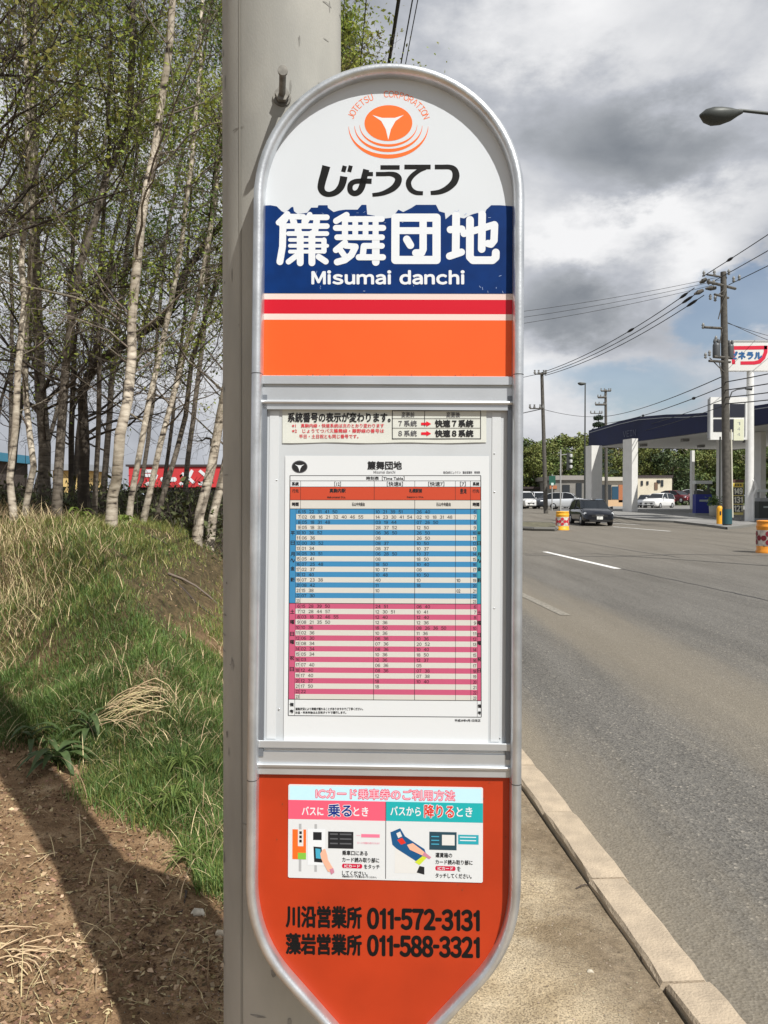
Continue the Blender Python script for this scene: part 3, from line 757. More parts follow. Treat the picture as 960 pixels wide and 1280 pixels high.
text(g, 'Misumai danchi', (390, 338.5, 580, 355), NW, LETW, bold=.00095, res=4)
g.build('stop_name', parent=stick)

# rust specks and scuffs along the rail edge and on the sticker
g = SG().use(mat('rust_speck', (.16, .075, .035), .9)); wr = random.Random(4)
for k in range(26):
    x = wr.uniform(332, 638); y = wr.choice((468.6, 468.9, 469.1)) + wr.uniform(-.5, .3)
    ell(g, x, y, wr.uniform(.4, 1.5), wr.uniform(.25, .6), UW + .0009, n=7)
for k in range(16): ell(g, wr.uniform(335, 635), wr.uniform(976, 1150), wr.uniform(.4, 1.0), wr.uniform(.3, .9), UW + .0009, n=7)
g.build('rust_specks', parent=sign, kind='stuff')
g = SG().use(mat('scuff', srgb(150, 168, 205), .7))
for k in range(30):
    x = wr.uniform(333, 636); y = wr.choice((wr.uniform(262, 285), wr.uniform(340, 366))); a = wr.uniform(-1.5, 1.5); l_ = wr.uniform(.8, 3.5)
    capsule(g, [(x, y), (x + l_ * math.cos(a), y + l_ * math.sin(a))], wr.uniform(.12, .35), SW + .0001)
g.build('scuffs', parent=stick, kind='stuff')

# ---- aluminium rails above and below the timetable
def rail(name, rows, x0=-XI, x1=XI):
    """rows: picture height and depth of each edge of the extrusion"""
    g = SG().use(ALU2); vs = []
    for py, w in rows: v = L(482, py, w)[1]; vs += [(x0, -w, v), (x1, -w, v)]
    g.add(vs, [(2 * i + 1, 2 * i, 2 * i + 2, 2 * i + 3) for i in range(len(rows) - 1)])
    return g.build(name, parent=sign)
rail('top_rail', [(469.8, -.005), (469.9, .001), (470.6, .002), (480.2, .002), (480.8, -.004), (484.4, -.0045), (484.8, -.001), (500.2, -.001), (500.8, .0032), (502.6, .0042), (504.8, .0032), (505.3, .0005), (512.2, .0005), (512.6, -.0065)])
rail('bottom_rail', [(927.2, -.0065), (927.4, .001), (928.5, .002), (936.4, .002), (937.0, .0004), (938.2, -.0045), (941.2, -.0045), (941.8, -.0012), (956.2, -.0012), (956.8, .003), (958.4, .0042), (961.0, .003), (961.6, .0008), (969.8, .0008), (970.2, -.005)])
# slim strips hold the sheet; the dark channels carry the frame's shadow in their colour
HOLD = mat('holder_strip', srgb(204, 207, 209), .4, spec=.35)
for s in (-1, 1):
    g = SG().use(mat('shaded_side_channel', (.22, .24, .27), .5, .6)); u = s * 156.5 * SC; g.box((u - s * .0035, -MW - .001, (L(482, 720)[1])), (.006, .012, .52))
    g.build('shaded_side_channel', parent=sign)
va, vb = L(482, 514, MW)[1], L(482, 926, MW)[1]
for x in (341, 619.5):
    g = SG().use(HOLD); u = L(x, 720, MW)[0]; ww = .0135 if x < 400 else .0125
    g.box((u, -MW - .0003, (va + vb) / 2), (ww, .0012, va - vb - .002))
    g.build('holder_strip', parent=middle)
for x, y in ((618, 567), (618, 615), (349, 886), (625, 922), (346, 600), (618, 760)):
    g = SG().use(ALU); u, v = L(x, y, MW + .0004); g.lathe([(.0012, 0), (.0012, .0006), (.0006, .0009)], (0, 0, 0), 8)
    k = len(g.v) - 40
    for i in range(k, len(g.v)):
        a, b, c = g.v[i]; c -= SIGN_H; g.v[i] = (u + a, -(MW + .0009 + c), v + b + SIGN_H)
    g.build('rivet', parent=middle)

# ---- route notice under the top rail
PAPER = mat('paper', srgb(208, 210, 202), .55, spec=.3, var=.04, vscale=30)
PAPW = mat('paper_white', srgb(214, 217, 219), .5, spec=.35)
INK = mat('ink', (.02, .02, .022), .6, spec=.2); INKG = mat('ink_grey', (.10, .10, .11), .6, spec=.2); INKR = mat('ink_red', srgb(205, 60, 70), .6, spec=.2); INKR2 = mat('ink_arrow', srgb(215, 30, 50), .6, spec=.2)
nr = random.Random(9)
def wavy_sheet(name, x0, y0, x1, y1, w, m, parent, amp=.00022, seed=1):
    """thin curled paper: only its lower edge lifts"""
    g = SG().use(m); r = random.Random(seed); nx, ny = 24, 6; ph = r.uniform(0, 6); vs = []
    for j in range(ny + 1):
        for i in range(nx + 1):
            u, v = L(x0 + (x1 - x0) * i / nx, y0 + (y1 - y0) * j / ny, w)
            k = (j / ny) ** 4; vs.append((u, -(w + amp * k * (1 + math.sin(i * .9 + ph) * .8 + math.sin(i * 2.3) * .4)), v - .0006 * k * math.sin(i * .7 + ph)))
    g.add(vs, [(j * (nx + 1) + i, (j + 1) * (nx + 1) + i, (j + 1) * (nx + 1) + i + 1, j * (nx + 1) + i + 1) for j in range(ny) for i in range(nx)], True)
    return g.build(name, parent=parent)
notice = wavy_sheet('route_notice', 353, 511, 608, 553.5, MW + .0012, PAPER, sign)
w = MW + .0018; g = SG()
text(g, '系統番号の表示が変わります。', (360, 516, 488, 527.5), w, INK, bold=.00045)
text(g, '※1　真駒内線・快速系統は次のとおり変わります', (365, 529.5, 480, 534.5), w, INKR, bold=.00012)
text(g, '※2　じょうてつバス簾舞線・藤野線の番号は', (365, 536, 480, 541), w, INKR, bold=.00012)
text(g, '平日・土日祝とも同じ番号です。', (374, 543, 448, 548), w, INKR, bold=.00012)
for q in ((490, 513, 601, 513.8), (490, 522.8, 601, 523.3), (490, 534.8, 601, 535.3), (490, 548, 601, 549)): rect(g, *q, w, INK)
for q in ((490, 513, 490.9, 549), (600.4, 513, 601.2, 549), (530.5, 513, 531.1, 533), ): rect(g, *q, w, INK)
text(g, '変更前', (502, 515, 518, 521.5), w, INKG, bold=.00012); text(g, '変更後', (558, 515, 575, 521.5), w, INKG, bold=.00012)
text(g, '７系統', (498, 525.5, 521, 533), w, INKG, bold=.0002); text(g, '快速７系統', (544, 525, 591.5, 533.5), w, INK, bold=.0005)
text(g, '８系統', (498, 538, 521, 545.5), w, INKG, bold=.0002); text(g, '快速８系統', (544, 537.5, 591.5, 546), w, INK, bold=.0005)
for y in (529.8, 541.9):
    g.use(INKR2); g.add([(a, -w, b) for a, b in [L(x, yy, w) for x, yy in ((526.5, y - 1.6), (533, y - 1.6), (533, y - 3.3), (539, y), (533, y + 3.3), (533, y + 1.6), (526.5, y + 1.6))]], [tuple(range(7))[::-1]])
g.build('print', parent=notice)

# ---- timetable
TW = MW + .0012
g = SG().use(PAPW); rect(g, 356.5, 569.5, 611, 929, TW, PAPW, quad=[(356.5, 569.5), (611.5, 570), (610, 929), (354.5, 928)])
tt = g.build('timetable_sheet', parent=sign)
TB = mat('print_blue', srgb(58, 130, 176), .5, spec=.3); TCR = mat('print_cream', srgb(203, 201, 194), .5, spec=.3); TP = mat('print_pink', srgb(190, 86, 118), .5, spec=.3); TO = mat('print_orange', srgb(190, 72, 46), .5, spec=.3); TC2 = mat('print_teal', srgb(56, 144, 164), .5, spec=.3)
g = SG(); w = TW + .0001
def XX(x, y):   # the sheet's left and right rules lean a little, as the sheet was stuck on
    t = (y - 594) / 300; xl, xr = 362.5 - 2.2 * t, 601 + .6 * t; return xl + (x - 362) / 240 * (xr - xl)
def trect(x0, y0, x1, y1, m, ww=None):
    dy = lambda x, y: y + (x - 362) / 240 * 2.0 * max(0, (y - 594)) / 300
    q = [(XX(x0, y0), dy(x0, y0)), (XX(x1, y0), dy(x1, y0)), (XX(x1, y1), dy(x1, y1)), (XX(x0, y1), dy(x0, y1))]
    rect(g, 0, 0, 0, 0, ww or w, m, quad=q)
def ttext(s, x0, y0, x1, y1, m=INK, bold=.00014, **k):
    dy = lambda x, y: y + (x - 362) / 240 * 2.0 * max(0, (y - 594)) / 300
    a = dy(x0, y1) - y1; text(g, s, (XX(x0, y1), y0 + a, XX(x1, y1), y1 + a), w + .0001, m, bold=bold, **k)
trect(362, 608.5, 602, 625, TO); trect(362, 625, 602, 636, TCR)
RH = 118 / 18; RP = 120 / 18
for i in range(18): trect(370, 636 + RH * i, 597, 636 + RH * (i + 1), TB if i % 2 == 0 else TCR)
trect(362, 636, 370, 754, TB); trect(597, 636, 602, 754, TC2)
for i in range(18): trect(370, 754 + RP * i, 597, 754 + RP * (i + 1), TP if i % 2 == 0 else TCR)
trect(362, 754, 370, 874, TP); trect(597, 754, 602, 874, TP)
g.build('colour_rows', parent=tt)
g = SG(); lw = w + .0001
def hl(y, t=.6, x0=362, x1=602): trect(x0, y - t / 2, x1, y + t / 2, INK, lw)
def vl(x, y0, y1, t=.6): trect(x - t / 2, y0, x + t / 2, y1, INK, lw)
for y, t in ((594.5, .7), (601, .5), (608.5, .5), (625, .6), (636, .7), (754, .7), (874, .7), (894.5, .8)): hl(y, t)
for x, y0, y1, t in ((362, 594.5, 894.5, .9), (602, 594.5, 894.5, .9), (375.5, 601, 636, .4), (370, 636, 894, .4), (376, 636, 874, .35), (468, 601, 625, .5), (468, 636, 874, .6), (519, 601, 608.5, .4), (519, 625, 874, .6), (570, 601, 625, .4), (570, 636, 874, .45), (589, 601, 874, .45), (597, 636, 894, .4)): vl(x, y0, y1, t)
g.build('ruled_lines', parent=tt)
g = SG()
emblem(g, 374.5, 583.5, .30, TW + .0002, INK, LETW, arc=False, cres=False); g.use(INKG); ell(g, 374.5, 583.5, 10, 8.0, TW + .00018, rin=(8.6, 6.9))
text(g, '簾舞団地', (459.5, 576.8, 502, 587), TW + .0001, INK, bold=.0005)
text(g, 'Misumai danchi', (467, 588.3, 494, 592), TW + .0001, INKG, bold=.0001)
text(g, '株式会社じょうてつ　藻岩営業所　時刻表', (554, 589, 600, 592.4), TW + .0001, INKG, bold=.0001)
ttext('時刻表［Time Table］', 458, 595.6, 506, 600.2)
ttext('系統', 364.5, 602.6, 373, 607, bold=.0003); ttext('［12］', 418, 602.2, 426, 607.6); ttext('［快速8］', 484, 602.2, 504, 607.6); ttext('［快速7］', 536, 602.2, 556, 607.6); ttext('［7］', 576, 602.2, 583, 607.6); ttext('系統', 592, 602.6, 600, 607, bold=.0003)
ttext('行先', 365, 611.5, 373, 616); ttext('真駒内駅', 412, 610.8, 432, 615.8, bold=.00025); ttext('Makomanai Sta.', 409, 620.2, 432, 622.8); ttext('札幌駅前', 512, 610.8, 528, 615.8, bold=.00025); ttext('Sapporo Sta.', 509, 620.2, 530, 622.8); ttext('豊滝', 576, 610.6, 584, 617); ttext('行先', 591.5, 611.5, 600, 616)
ttext('時間', 365, 628, 373, 632.6, bold=.0003); ttext('石山中央経由', 440, 628, 456, 632.6); ttext('石山中央経由', 546, 628, 564, 632.6); ttext('時間', 592, 628, 600, 632.6, bold=.0003)
wk = [('15 22 31 41 50', '10 21 39 51', '26 40'), ('02 08 16 21 32 40 46 55', '14 23 30 41 54', '02 10 18 31 48'), ('05 18 31 48', '03 19 44', '07 26 50'), ('05 18 33', '28 37 52', '12 50'), ('10 36 52', '06 36 50', '26 50'), ('06 36', '08', '26 50'), ('00 30 52', '08 37', '10 50'), ('01 34', '08 37', '10 37'), ('05 30 51', '06 28 50', '10 37'), ('05 41', '08', '18 50'), ('07 25 48', '18 50', '10 40'), ('02 37', '10 37', '08'), ('12 40', '10 48', '10 50'), ('07 23 38', '40', '10'), ('08 42', '11', '18'), ('15 38', '10', ''), ('07 30', '', ''), ('', '', '')]
hol = [('15 28 39 50', '24 51', '06 40'), ('12 28 44 57', '12 30 51', '10 41'), ('03 18 32 46 55', '12 40', '12 40'), ('08 21 35 50', '12 36', '12 36'), ('10 36', '18 50', '08 26 36 50'), ('02 36', '10 36', '11 36'), ('06 30', '06 36', '10 36'), ('08 34', '07 36', '20 52'), ('02 34', '08 36', '10 40'), ('05 34', '10 36', '18 50'), ('03', '12 36', '12 37'), ('07 40', '06 36', '05'), ('12 40', '08 36', '07 38'), ('17 40', '12', '07 38'), ('12 37', '18', '10 40'), ('17 50', '18', ''), ('22', '', ''), ('', '', '')]
for rows, y0, rh in ((wk, 636, RH), (hol, 754, RP)):
    for i, (a, b, c) in enumerate(rows):
        ya, yb = y0 + rh * i + 1.6, y0 + rh * i + 5.6; h = str(6 + i)
        if len(h) > 1: ttext(h, 371.2, ya, 375.0, yb, bold=.00012); ttext(h, 592, ya, 595.8, yb, bold=.00012)
        for s, x in ((h if len(h) < 2 else '', 372.5), (a, 377.5), (b, 470), (c, 521.5), (h if len(h) < 2 else '', 593)):
            if s: ttext(s.replace(' ', '  '), x, ya, x + 8, yb, bold=.00009, keep=True)
ttext('10', 571.5, 636 + RH * 13 + 1.6, 576, 636 + RH * 13 + 5.6, bold=.00016); ttext('02', 571.5, 636 + RH * 15 + 1.6, 576, 636 + RH * 15 + 5.6, bold=.00016)
for s, y in (('平', 664), ('日', 676), ('月', 690), ('～', 698), ('金', 708), ('運行', 722)): ttext(s, 363.6, y, 368.6, y + 5, bold=.0002); ttext(s, 597.6, y, 601.6, y + 5, bold=.0002)
for s, y in (('土', 762), ('曜', 775), ('日', 790), ('曜', 800), ('祝', 820), ('日', 834)): ttext(s, 363.6, y, 368.6, y + 5, bold=.0002); ttext(s, 597.6, y, 601.6, y + 5, bold=.0002)
for s, y in (('備', 878.5), ('考', 887)): ttext(s, 363.6, y, 368.6, y + 4.5, bold=.0002); ttext(s, 597.6, y, 601.6, y + 4.5, bold=.0002)
ttext('道路状況により到着が遅れることがありますのでご了承ください。', 371, 884.4, 455, 887.8); ttext('お盆・年末年始は土日祝ダイヤで運行します。', 371, 889, 434, 892.2)
ttext('平成29年4月1日改正', 569, 897.3, 601, 900.6)
g.build('print', parent=tt)

# ---- smart card instructions on the lower panel
CW = UW + .0010
card_q = [(360.5, 980.5), (603.8, 984.5), (603.5, 1103.5), (360, 1097)]
def cq(a, b):            # place inside the card, a and b from 0 to 1
    x = (card_q[0][0] * (1 - a) + card_q[1][0] * a) * (1 - b) + (card_q[3][0] * (1 - a) + card_q[2][0] * a) * b
    y = (card_q[0][1] * (1 - a) + card_q[1][1] * a) * (1 - b) + (card_q[3][1] * (1 - a) + card_q[2][1] * a) * b
    return x, y
g = SG().use(PAPW); c4 = [L(*cq(a, b), CW) for a, b in ((0.006, 0), (.994, 0), (1, .012), (1, .988), (.994, 1), (.006, 1), (0, .988), (0, .012))]
g.prism([(x, z) for x, z in c4][::-1], -CW, -CW + .001)
card = g.build('instruction_card', parent=sign)
CC = lambda n, *c: mat(n, srgb(*c), .45, spec=.3)
g = SG(); w = CW + .00012
def crect(a0, b0, a1, b1, m, ww=None): rect(g, 0, 0, 0, 0, ww or w, m, quad=[cq(a0, b0), cq(a1, b0), cq(a1, b1), cq(a0, b1)])
def cpoly(pts, m, ww=None):
    g.use(m); ww = ww or w; vs = [L(*cq(a, b), ww) for a, b in pts]; ar = sum(vs[i][0] * vs[(i + 1) % len(vs)][1] - vs[(i + 1) % len(vs)][0] * vs[i][1] for i in range(len(vs)))
    g.add([(x, -ww, z) for x, z in vs], [tuple(range(len(vs))) if ar > 0 else tuple(range(len(vs)))[::-1]])
def ctext(s, a0, b0, a1, b1, m, bold=.0002, dw=.0002, **k):
    x0, y0 = cq(a0, b0); x1, y1 = cq(a1, b1); xm, ym = cq(a0, b1)
    u = w + dw; g.use(m); V, Fs = glyphs(s, 3); p = [Vector(L(*cq(a, b), u)) for a, b in ((a0, b1), (a1, b1), (a0, b0))]
    lo = V.min(0); hi = V.max(0); X = (V[:, 0] - lo[0]) / (hi[0] - lo[0]); Y = (V[:, 1] - lo[1]) / (hi[1] - lo[1]); e1 = p[1] - p[0]; e2 = p[2] - p[0]
    for q, (dx, dy) in enumerate(BOLD if bold > .00035 else ([(1, 0), (-1, 0), (0, 1), (0, -1)] if bold else [(0, 0)])):
        g.add([(p[0].x + e1.x * i + e2.x * j + dx * bold, -(u + q * 1.5e-5), p[0].y + e1.y * i + e2.y * j + dy * bold) for i, j in zip(X, Y)], Fs)
crect(.008, .015, .992, .165, CC('card_sky', 190, 228, 240)); crect(.0, .165, .5, .37, CC('card_pink', 236, 92, 118)); crect(.5, .165, 1, .37, CC('card_teal', 30, 168, 172))
crect(.499, .17, .503, .985, INKG)
g.build('colour_fields', parent=card)
g = SG(); CRED = CC('card_red', 225, 70, 100); NAVY = CC('card_navy', 18, 48, 128); CR2 = CC('card_red2', 214, 52, 40)
ctext('ICカード乗車券のご利用方法', .142, .035, .855, .145, CRED, .0009, .0001); ctext('ICカード乗車券のご利用方法', .142, .035, .855, .145, CC('card_pale', 238, 190, 204), 0, .0003)
ctext('バスに', .07, .235, .18, .325, LETW, .0003); ctext('とき', .335, .23, .41, .325, LETW, .0003)
ctext('乗る', .205, .205, .325, .335, LETW, .0013, .0001); ctext('乗る', .205, .205, .325, .335, NAVY, .0004, .0004)
ctext('バスから', .525, .215, .68, .31, LETW, .0003); ctext('とき', .865, .21, .945, .31, LETW, .0003)
ctext('降りる', .70, .19, .85, .325, LETW, .0013, .0001); ctext('降りる', .70, .19, .85, .325, CR2, .0004, .0004)
for ax0, l in ((.278, ('乗車口にある', 'カード読み取り部に', None, 'してください。')), (.757, ('運賃箱の', 'カード読み取り部に', None, 'タッチしてください。'))):
    wid = {0: .13 if ax0 < .5 else .085, 1: .19, 3: .13 if ax0 < .5 else .185}
    for i, s in enumerate(l):
        if s: ctext(s, ax0, .695 + i * .072, ax0 + wid[i], .745 + i * .072, INK, .00016)
    cpoly([(ax0 + .004, .835), (ax0 + .098, .835), (ax0 + .103, .85), (ax0 + .103, .868), (ax0 + .098, .883), (ax0 + .004, .883), (ax0 - .001, .868), (ax0 - .001, .85)], CC('card_crimson', 196, 24, 62))
    ctext('ICカード', ax0 + .012, .843, ax0 + .09, .876, LETW, .00012)
ctext('をタッチ', .39, .838, .47, .885, INK, .00014); ctext('を', .868, .835, .885, .885, INK, .00014)
ctext('※複数枚のカードを重ねないでください。', .278, .962, .455, .982, INK, .00006)
g.build('lettering', parent=card)
g = SG(); GY = CC('card_grey', 170, 172, 174); DK = CC('card_dark', 34, 36, 40); OR = CC('card_orange', 236, 108, 40); SK = CC('card_skin', 232, 176, 150); TL = CC('card_cyan', 70, 165, 195); LG = CC('card_light', 216, 216, 214)
crect(.055, .42, .068, .93, GY); crect(.135, .42, .148, .93, GY)                              # two poles
crect(.022, .48, .092, .80, OR, w + .0001); crect(.05, .48, .078, .66, LG, w + .0002); crect(.05, .73, .092, .80, CC('card_green', 130, 190, 70), w + .0002)
for k in range(3): crect(.057, .50 + k * .045, .070, .53 + k * .045, DK, w + .0003)
crect(.10, .47, .19, .86, LETW, w + .0001); crect(.128, .505, .172, .59, DK, w + .0002)
cpoly([(.13, .66), (.172, .665), (.176, .83), (.134, .825)], DK, w + .0002); cpoly([(.14, .68), (.166, .685), (.169, .79), (.143, .785)], TL, w + .0003)
cpoly([(.165, .735), (.178, .69), (.19, .68), (.20, .74), (.205, .80), (.232, .89), (.222, .93), (.205, .925), (.185, .85), (.17, .79)], SK, w + .0004)
cpoly([(.212, .90), (.232, .885), (.238, .93), (.222, .955)], CC('card_sleeve', 196, 130, 150), w + .0005)
crect(.205, .495, .335, .675, DK, w + .0001)
for k in range(3): crect(.215, .515 + k * .05, .255, .53 + k * .05, CC('card_line', 90, 92, 96), w + .0002); crect(.265, .515 + k * .05, .325, .53 + k * .05, CC('card_line', 90, 92, 96), w + .0002)
crect(.375, .515, .47, .55, CC('card_rose', 232, 120, 150), w + .0001); crect(.35, .53, .37, .533, CC('card_rose', 232, 120, 150), w + .0001); ctext('カードの残額が表示されます', .355, .60, .47, .622, CC('card_rose', 232, 120, 150), 0)
crect(.548, .64, .67, .92, LG); 
cpoly([(.525, .49), (.575, .445), (.60, .53), (.70, .66), (.71, .72), (.665, .80), (.555, .66), (.535, .62)], CC('card_blue', 24, 82, 130), w + .0001)
cpoly([(.555, .50), (.575, .48), (.585, .53), (.565, .55)], LG, w + .0002); cpoly([(.56, .57), (.585, .545), (.605, .60), (.58, .62)], CR2, w + .0002)
cpoly([(.61, .62), (.64, .60), (.70, .69), (.735, .745), (.725, .76), (.68, .72), (.625, .67)], SK, w + .0003); cpoly([(.70, .69), (.735, .745), (.725, .765), (.69, .72)], CC('card_sleeve', 196, 130, 150), w + .0004)
cpoly([(.65, .80), (.69, .735), (.712, .75), (.675, .83)], CC('card_lime', 200, 214, 60), w + .0002); cpoly([(.66, .91), (.675, .84), (.70, .85), (.70, .93)], DK, w + .0001)
crect(.725, .475, .865, .665, CC('card_screen', 40, 70, 84), w + .0001); crect(.79, .505, .855, .615, LG, w + .0002)
for k in range(3): crect(.735, .52 + k * .04, .775, .53 + k * .04, TL, w + .0002)
crect(.873, .50, .978, .60, CC('card_teal2', 40, 160, 176), w + .0001)
for k in range(2): crect(.882, .52 + k * .035, .965, .53 + k * .035, LETW, w + .0002)
g.build('picture', parent=card)

# telephone lines in narrow black type
g = SG(); w = UW + .0003
def row(s, x0, x1, y0l, y1l, y0r, y1r, m, bold):
    g.use(m); V, Fs = glyphs(s, 4); lo = V.min(0); hi = V.max(0); X = (V[:, 0] - lo[0]) / (hi[0] - lo[0]); Y = (V[:, 1] - lo[1]) / (hi[1] - lo[1])
    p = [Vector(L(*q, w)) for q in ((x0, y1l), (x1, y1r), (x0, y0l))]; e1 = p[1] - p[0]; e2 = p[2] - p[0]
    for q, (dx, dy) in enumerate(BOLD): g.add([(p[0].x + e1.x * i + e2.x * j + dx * bold, -(w + q * 1.5e-5), p[0].y + e1.y * i + e2.y * j + dy * bold) for i, j in zip(X, Y)], Fs)
row('川沿営業所', 358, 451.5, 1132.0, 1158.5, 1134.2, 1160.5, LETB, .00105)
row('011-572-3131', 460, 598.5, 1135.5, 1160.3, 1138.2, 1163.2, LETB, .0015)
row('藻岩営業所', 358, 451.5, 1167.0, 1192.0, 1168.7, 1194.0, LETB, .00105)
row('011-588-3321', 460, 598.5, 1169.3, 1194.0, 1171.8, 1196.8, LETB, .0015)
g.build('telephone_lettering', parent=lower)
# clamps that hold the sign on the pole
for z in (.25, 1.15):
    g = G().use(STEEL); g.box((0, .03, z), (.30, .006, .04)); g.box((-.118, .055, z), (.006, .06, .04)); g.box((-.05, .045, z), (.006, .03, .04)); g.build('bracket', parent=sign)

# ------------------------------------------------------------------ power lines and far poles
POLE_D = mat('weathered_pole', (.10, .092, .08), .85, var=.2, vscale=6)
CABLE = mat('cable_black', (.018, .018, .02), .6)
PORC = mat('porcelain', (.24, .24, .23), .4)
def catenary(a, b, sag, n=14):
    a = Vector(a); b = Vector(b); return [a.lerp(b, i / n) - Vector((0, 0, 4 * sag * (i / n) * (1 - i / n))) for i in range(n + 1)]
def wire(a, b, sag, r, label, group=None, beads=()):
    g = G().use(CABLE); p = catenary(a, b, sag); g.tube(p, r, 5, cap=False)
    for t in beads:
        i = t * (len(p) - 1); k = int(i); q = p[k].lerp(p[min(k + 1, len(p) - 1)], i - k); d = (p[min(k + 1, len(p) - 1)] - p[k]).normalized()
        g.tube([q - d * .35, q - d * .12, q + d * .12, q + d * .35], [r * 1.5, r * 3.3, r * 3.3, r * 1.5], 6)
    o = g.build('power_line'); o['label'] = label; o['category'] = 'cable'
    if group: o['group'] = group
    return o
def top_at(px, py, y): p = ony(px, py, y); return p

def big_pole():
    B = onz(909, 658.5, -.10); y = B.y; top = ony(904.2, 340, y)
    o = empty('utility_pole', B, 'dark weathered utility pole with crossarms and transformer in front of the petrol station', 'utility pole')
    H = top.z - B.z; lean = (top.x - B.x)
    P = lambda z: Vector((lean * z / H, 0, z))
    G().use(POLE_D).tube([P(z) - Vector((0, 0, .3 if z == 0 else 0)) for z in (0, 4, 8, 12, H)], [.235, .21, .19, .17, .15], 14).build('shaft', parent=o)
    W = mat('pole_wrap', (.025, .08, .095), .6); g = G().use(W); g.tube([P(.15), P(.95)], [.255, .25], 14, cap=False); g.build('base_wrap', parent=o)
    g = G().use(mat('cable_guard', (.62, .60, .50), .6)); g.tube([P(.5) + Vector((.25, -.1, 0)), P(5.2) + Vector((.24, -.1, 0))], .05, 8); g.build('conduit', parent=o)
    def zz(py): return CAMZ + (ony(905, py, y).z - CAMZ) - B.z
    def arm(py, x0, x1, dyy, th=.07):
        z = zz(py); c = P(z); g = G().use(POLE_D); sc = y / F
        g.tube([c + Vector((x0 * sc, -.18 - dyy, 0)), c + Vector((x1 * sc, -.18 + dyy, (dyy * .12)))], th, 6, smooth=False); g.build('crossarm', parent=o); return c
    sc = y / F
    arm(359, -30, 22, .9, .075); arm(347, -26, 6, .4, .05); arm(372, -18, 9, .5, .06); arm(411, -28, 0, .2, .07); arm(448, -18, 10, .3, .08); arm(453, -24, 8, .3, .07)
    def ins(px, py, h=.3, r=.09):
        q = ony(px, py, y) - B + Vector((0, -.2, 0)); g = G().use(PORC if h < .32 else POLE_D); g.lathe([(r * .4, 0), (r, h * .2), (r * .5, h * .4), (r, h * .6), (r * .45, h), (r * .2, h * 1.05)], q, 8); g.build('insulator', parent=o)
    for a in ((878, 347), (891, 346), (909, 345), (884, 357), (915, 354), (922, 352), (890, 358), (886, 376), (892, 378), (877, 412), (880, 449), (885, 446), (893, 428)): ins(*a)
    g = G().use(POLE_D)
    for a, b in (((866, 369), (877, 364)), ((880, 362), (893, 361)), ((873, 355), (881, 350))):
        q0 = ony(*a, y) - B + Vector((0, -.2, 0)); q1 = ony(*b, y) - B + Vector((0, -.2, 0)); g.tube([q0, q0.lerp(q1, .5), q1], [.05, .13, .09], 7)
    g.build('strain_insulator', parent=o)
    TR = mat('transformer_grey', (.10, .105, .11), .5, .3)
    for px, w in ((893, 9), (914, 8)):
        q = ony(px, 448, y) - B; r = w * sc / 2; h = 17 * sc
        g = G().use(TR); g.lathe([(r * .95, 0), (r, .05), (r, h - .1), (r * .9, h), (r * .3, h + .06)], q + Vector((0, -.25 if px < 900 else .1, 0)), 12)
        for k in (-1, 1): g.lathe([(.05, 0), (.09, .1), (.05, .25)], q + Vector((k * r * .5, -.25 if px < 900 else .1, h)), 6)
        g.build('transformer', parent=o)
    g = G().use(POLE_D)
    for a, b in (((885, 448), (903, 466)), ((893, 372), (903, 364)), ((897, 452), (900, 470)), ((901, 412), (896, 438)), ((896, 400), (901, 380))):
        g.tube([ony(*a, y) - B + Vector((0, -.2, 0)), ony(*b, y) - B + Vector((0, -.2, 0))], .03, 5)
    g.build('brace', parent=o)
    g = G().use(TR); a = ony(911, 500, y) - B; b = ony(921, 487, y) - B; g.tube([a, a.lerp(b, .5) + Vector((-.05, 0, .15)), b, b + Vector((.45, -.1, .06))], [.035, .035, .035, .03], 6)
    g.build('lamp_arm', parent=o); g = G().use(TR); g.tube([b + Vector((.4, -.1, .05)), b + Vector((.75, -.1, .03))], [.06, .1], 8); g.build('lamp_head', parent=o)
    return B, top
PB, PT = big_pole()
yP = PB.y
def small_pole(name, bpx, tpx, y, r, label, arms, group=None):
    b = ony(bpx[0], bpx[1], y); b.z = ROADZ + float(far_rise(y)) - .05; t = ony(tpx[0], tpx[1], y); d = t - b
    o = empty(name, b, label, 'utility pole', group)
    G().use(POLE_D).tube([Vector((0, 0, -.2)), d * .5, d], [r, r * .85, r * .7], 10).build('shaft', parent=o)
    for px0, px1, py, hh in arms:
        a = ony(px0, py, y) - b; c = ony(px1, py, y) - b; g = G().use(POLE_D); g.tube([a + Vector((0, -.15, 0)), c + Vector((0, -.15, 0))], hh, 6, smooth=False); g.build('crossarm', parent=o)
        for k in (0, .35, .8, 1):
            g = G().use(PORC); g.lathe([(.05, 0), (.10, .1), (.05, .2), (.08, .3)], a.lerp(c, k) + Vector((0, -.15, 0)), 6); g.build('insulator', parent=o)
    return o, b, t
POL_L, bL, tL = small_pole('utility_pole', (682.5, 650), (677.3, 466), 60, .17, 'slim dark utility pole at the left edge of the far junction, beside the sign frame', [(668, 682, 468, .05), (662, 678, 511, .05)])
POL_M, bM, tM = small_pole('utility_pole', (758, 640), (757, 487), 92, .20, 'far utility pole with several crossarms rising behind the left end of the canopy', [(751, 763, 489, .09), (747, 757, 497, .12), (744, 757, 506, .13), (738, 752, 517, .05)])
xb = -.2
bh, th = Vector((-3.95, 40, -.1)), Vector((-3.95, 40, 10.2))
o = empty('utility_pole', bh, 'plain utility pole on the left roadside, hidden behind the bus stop sign', 'utility pole')
G().use(POLE_D).tube([(0, 0, -.3), (0, 0, 5), (0, 0, 10.2)], [.17, .15, .12], 10).build('shaft', parent=o)
for z in (9.6, 6.45): G().use(POLE_D).tube([(-.7, -.15, z), (1.1, -.15, z)], .05, 6, smooth=False).build('crossarm', parent=o)
near = lambda x, z: Vector((x, 8, z))
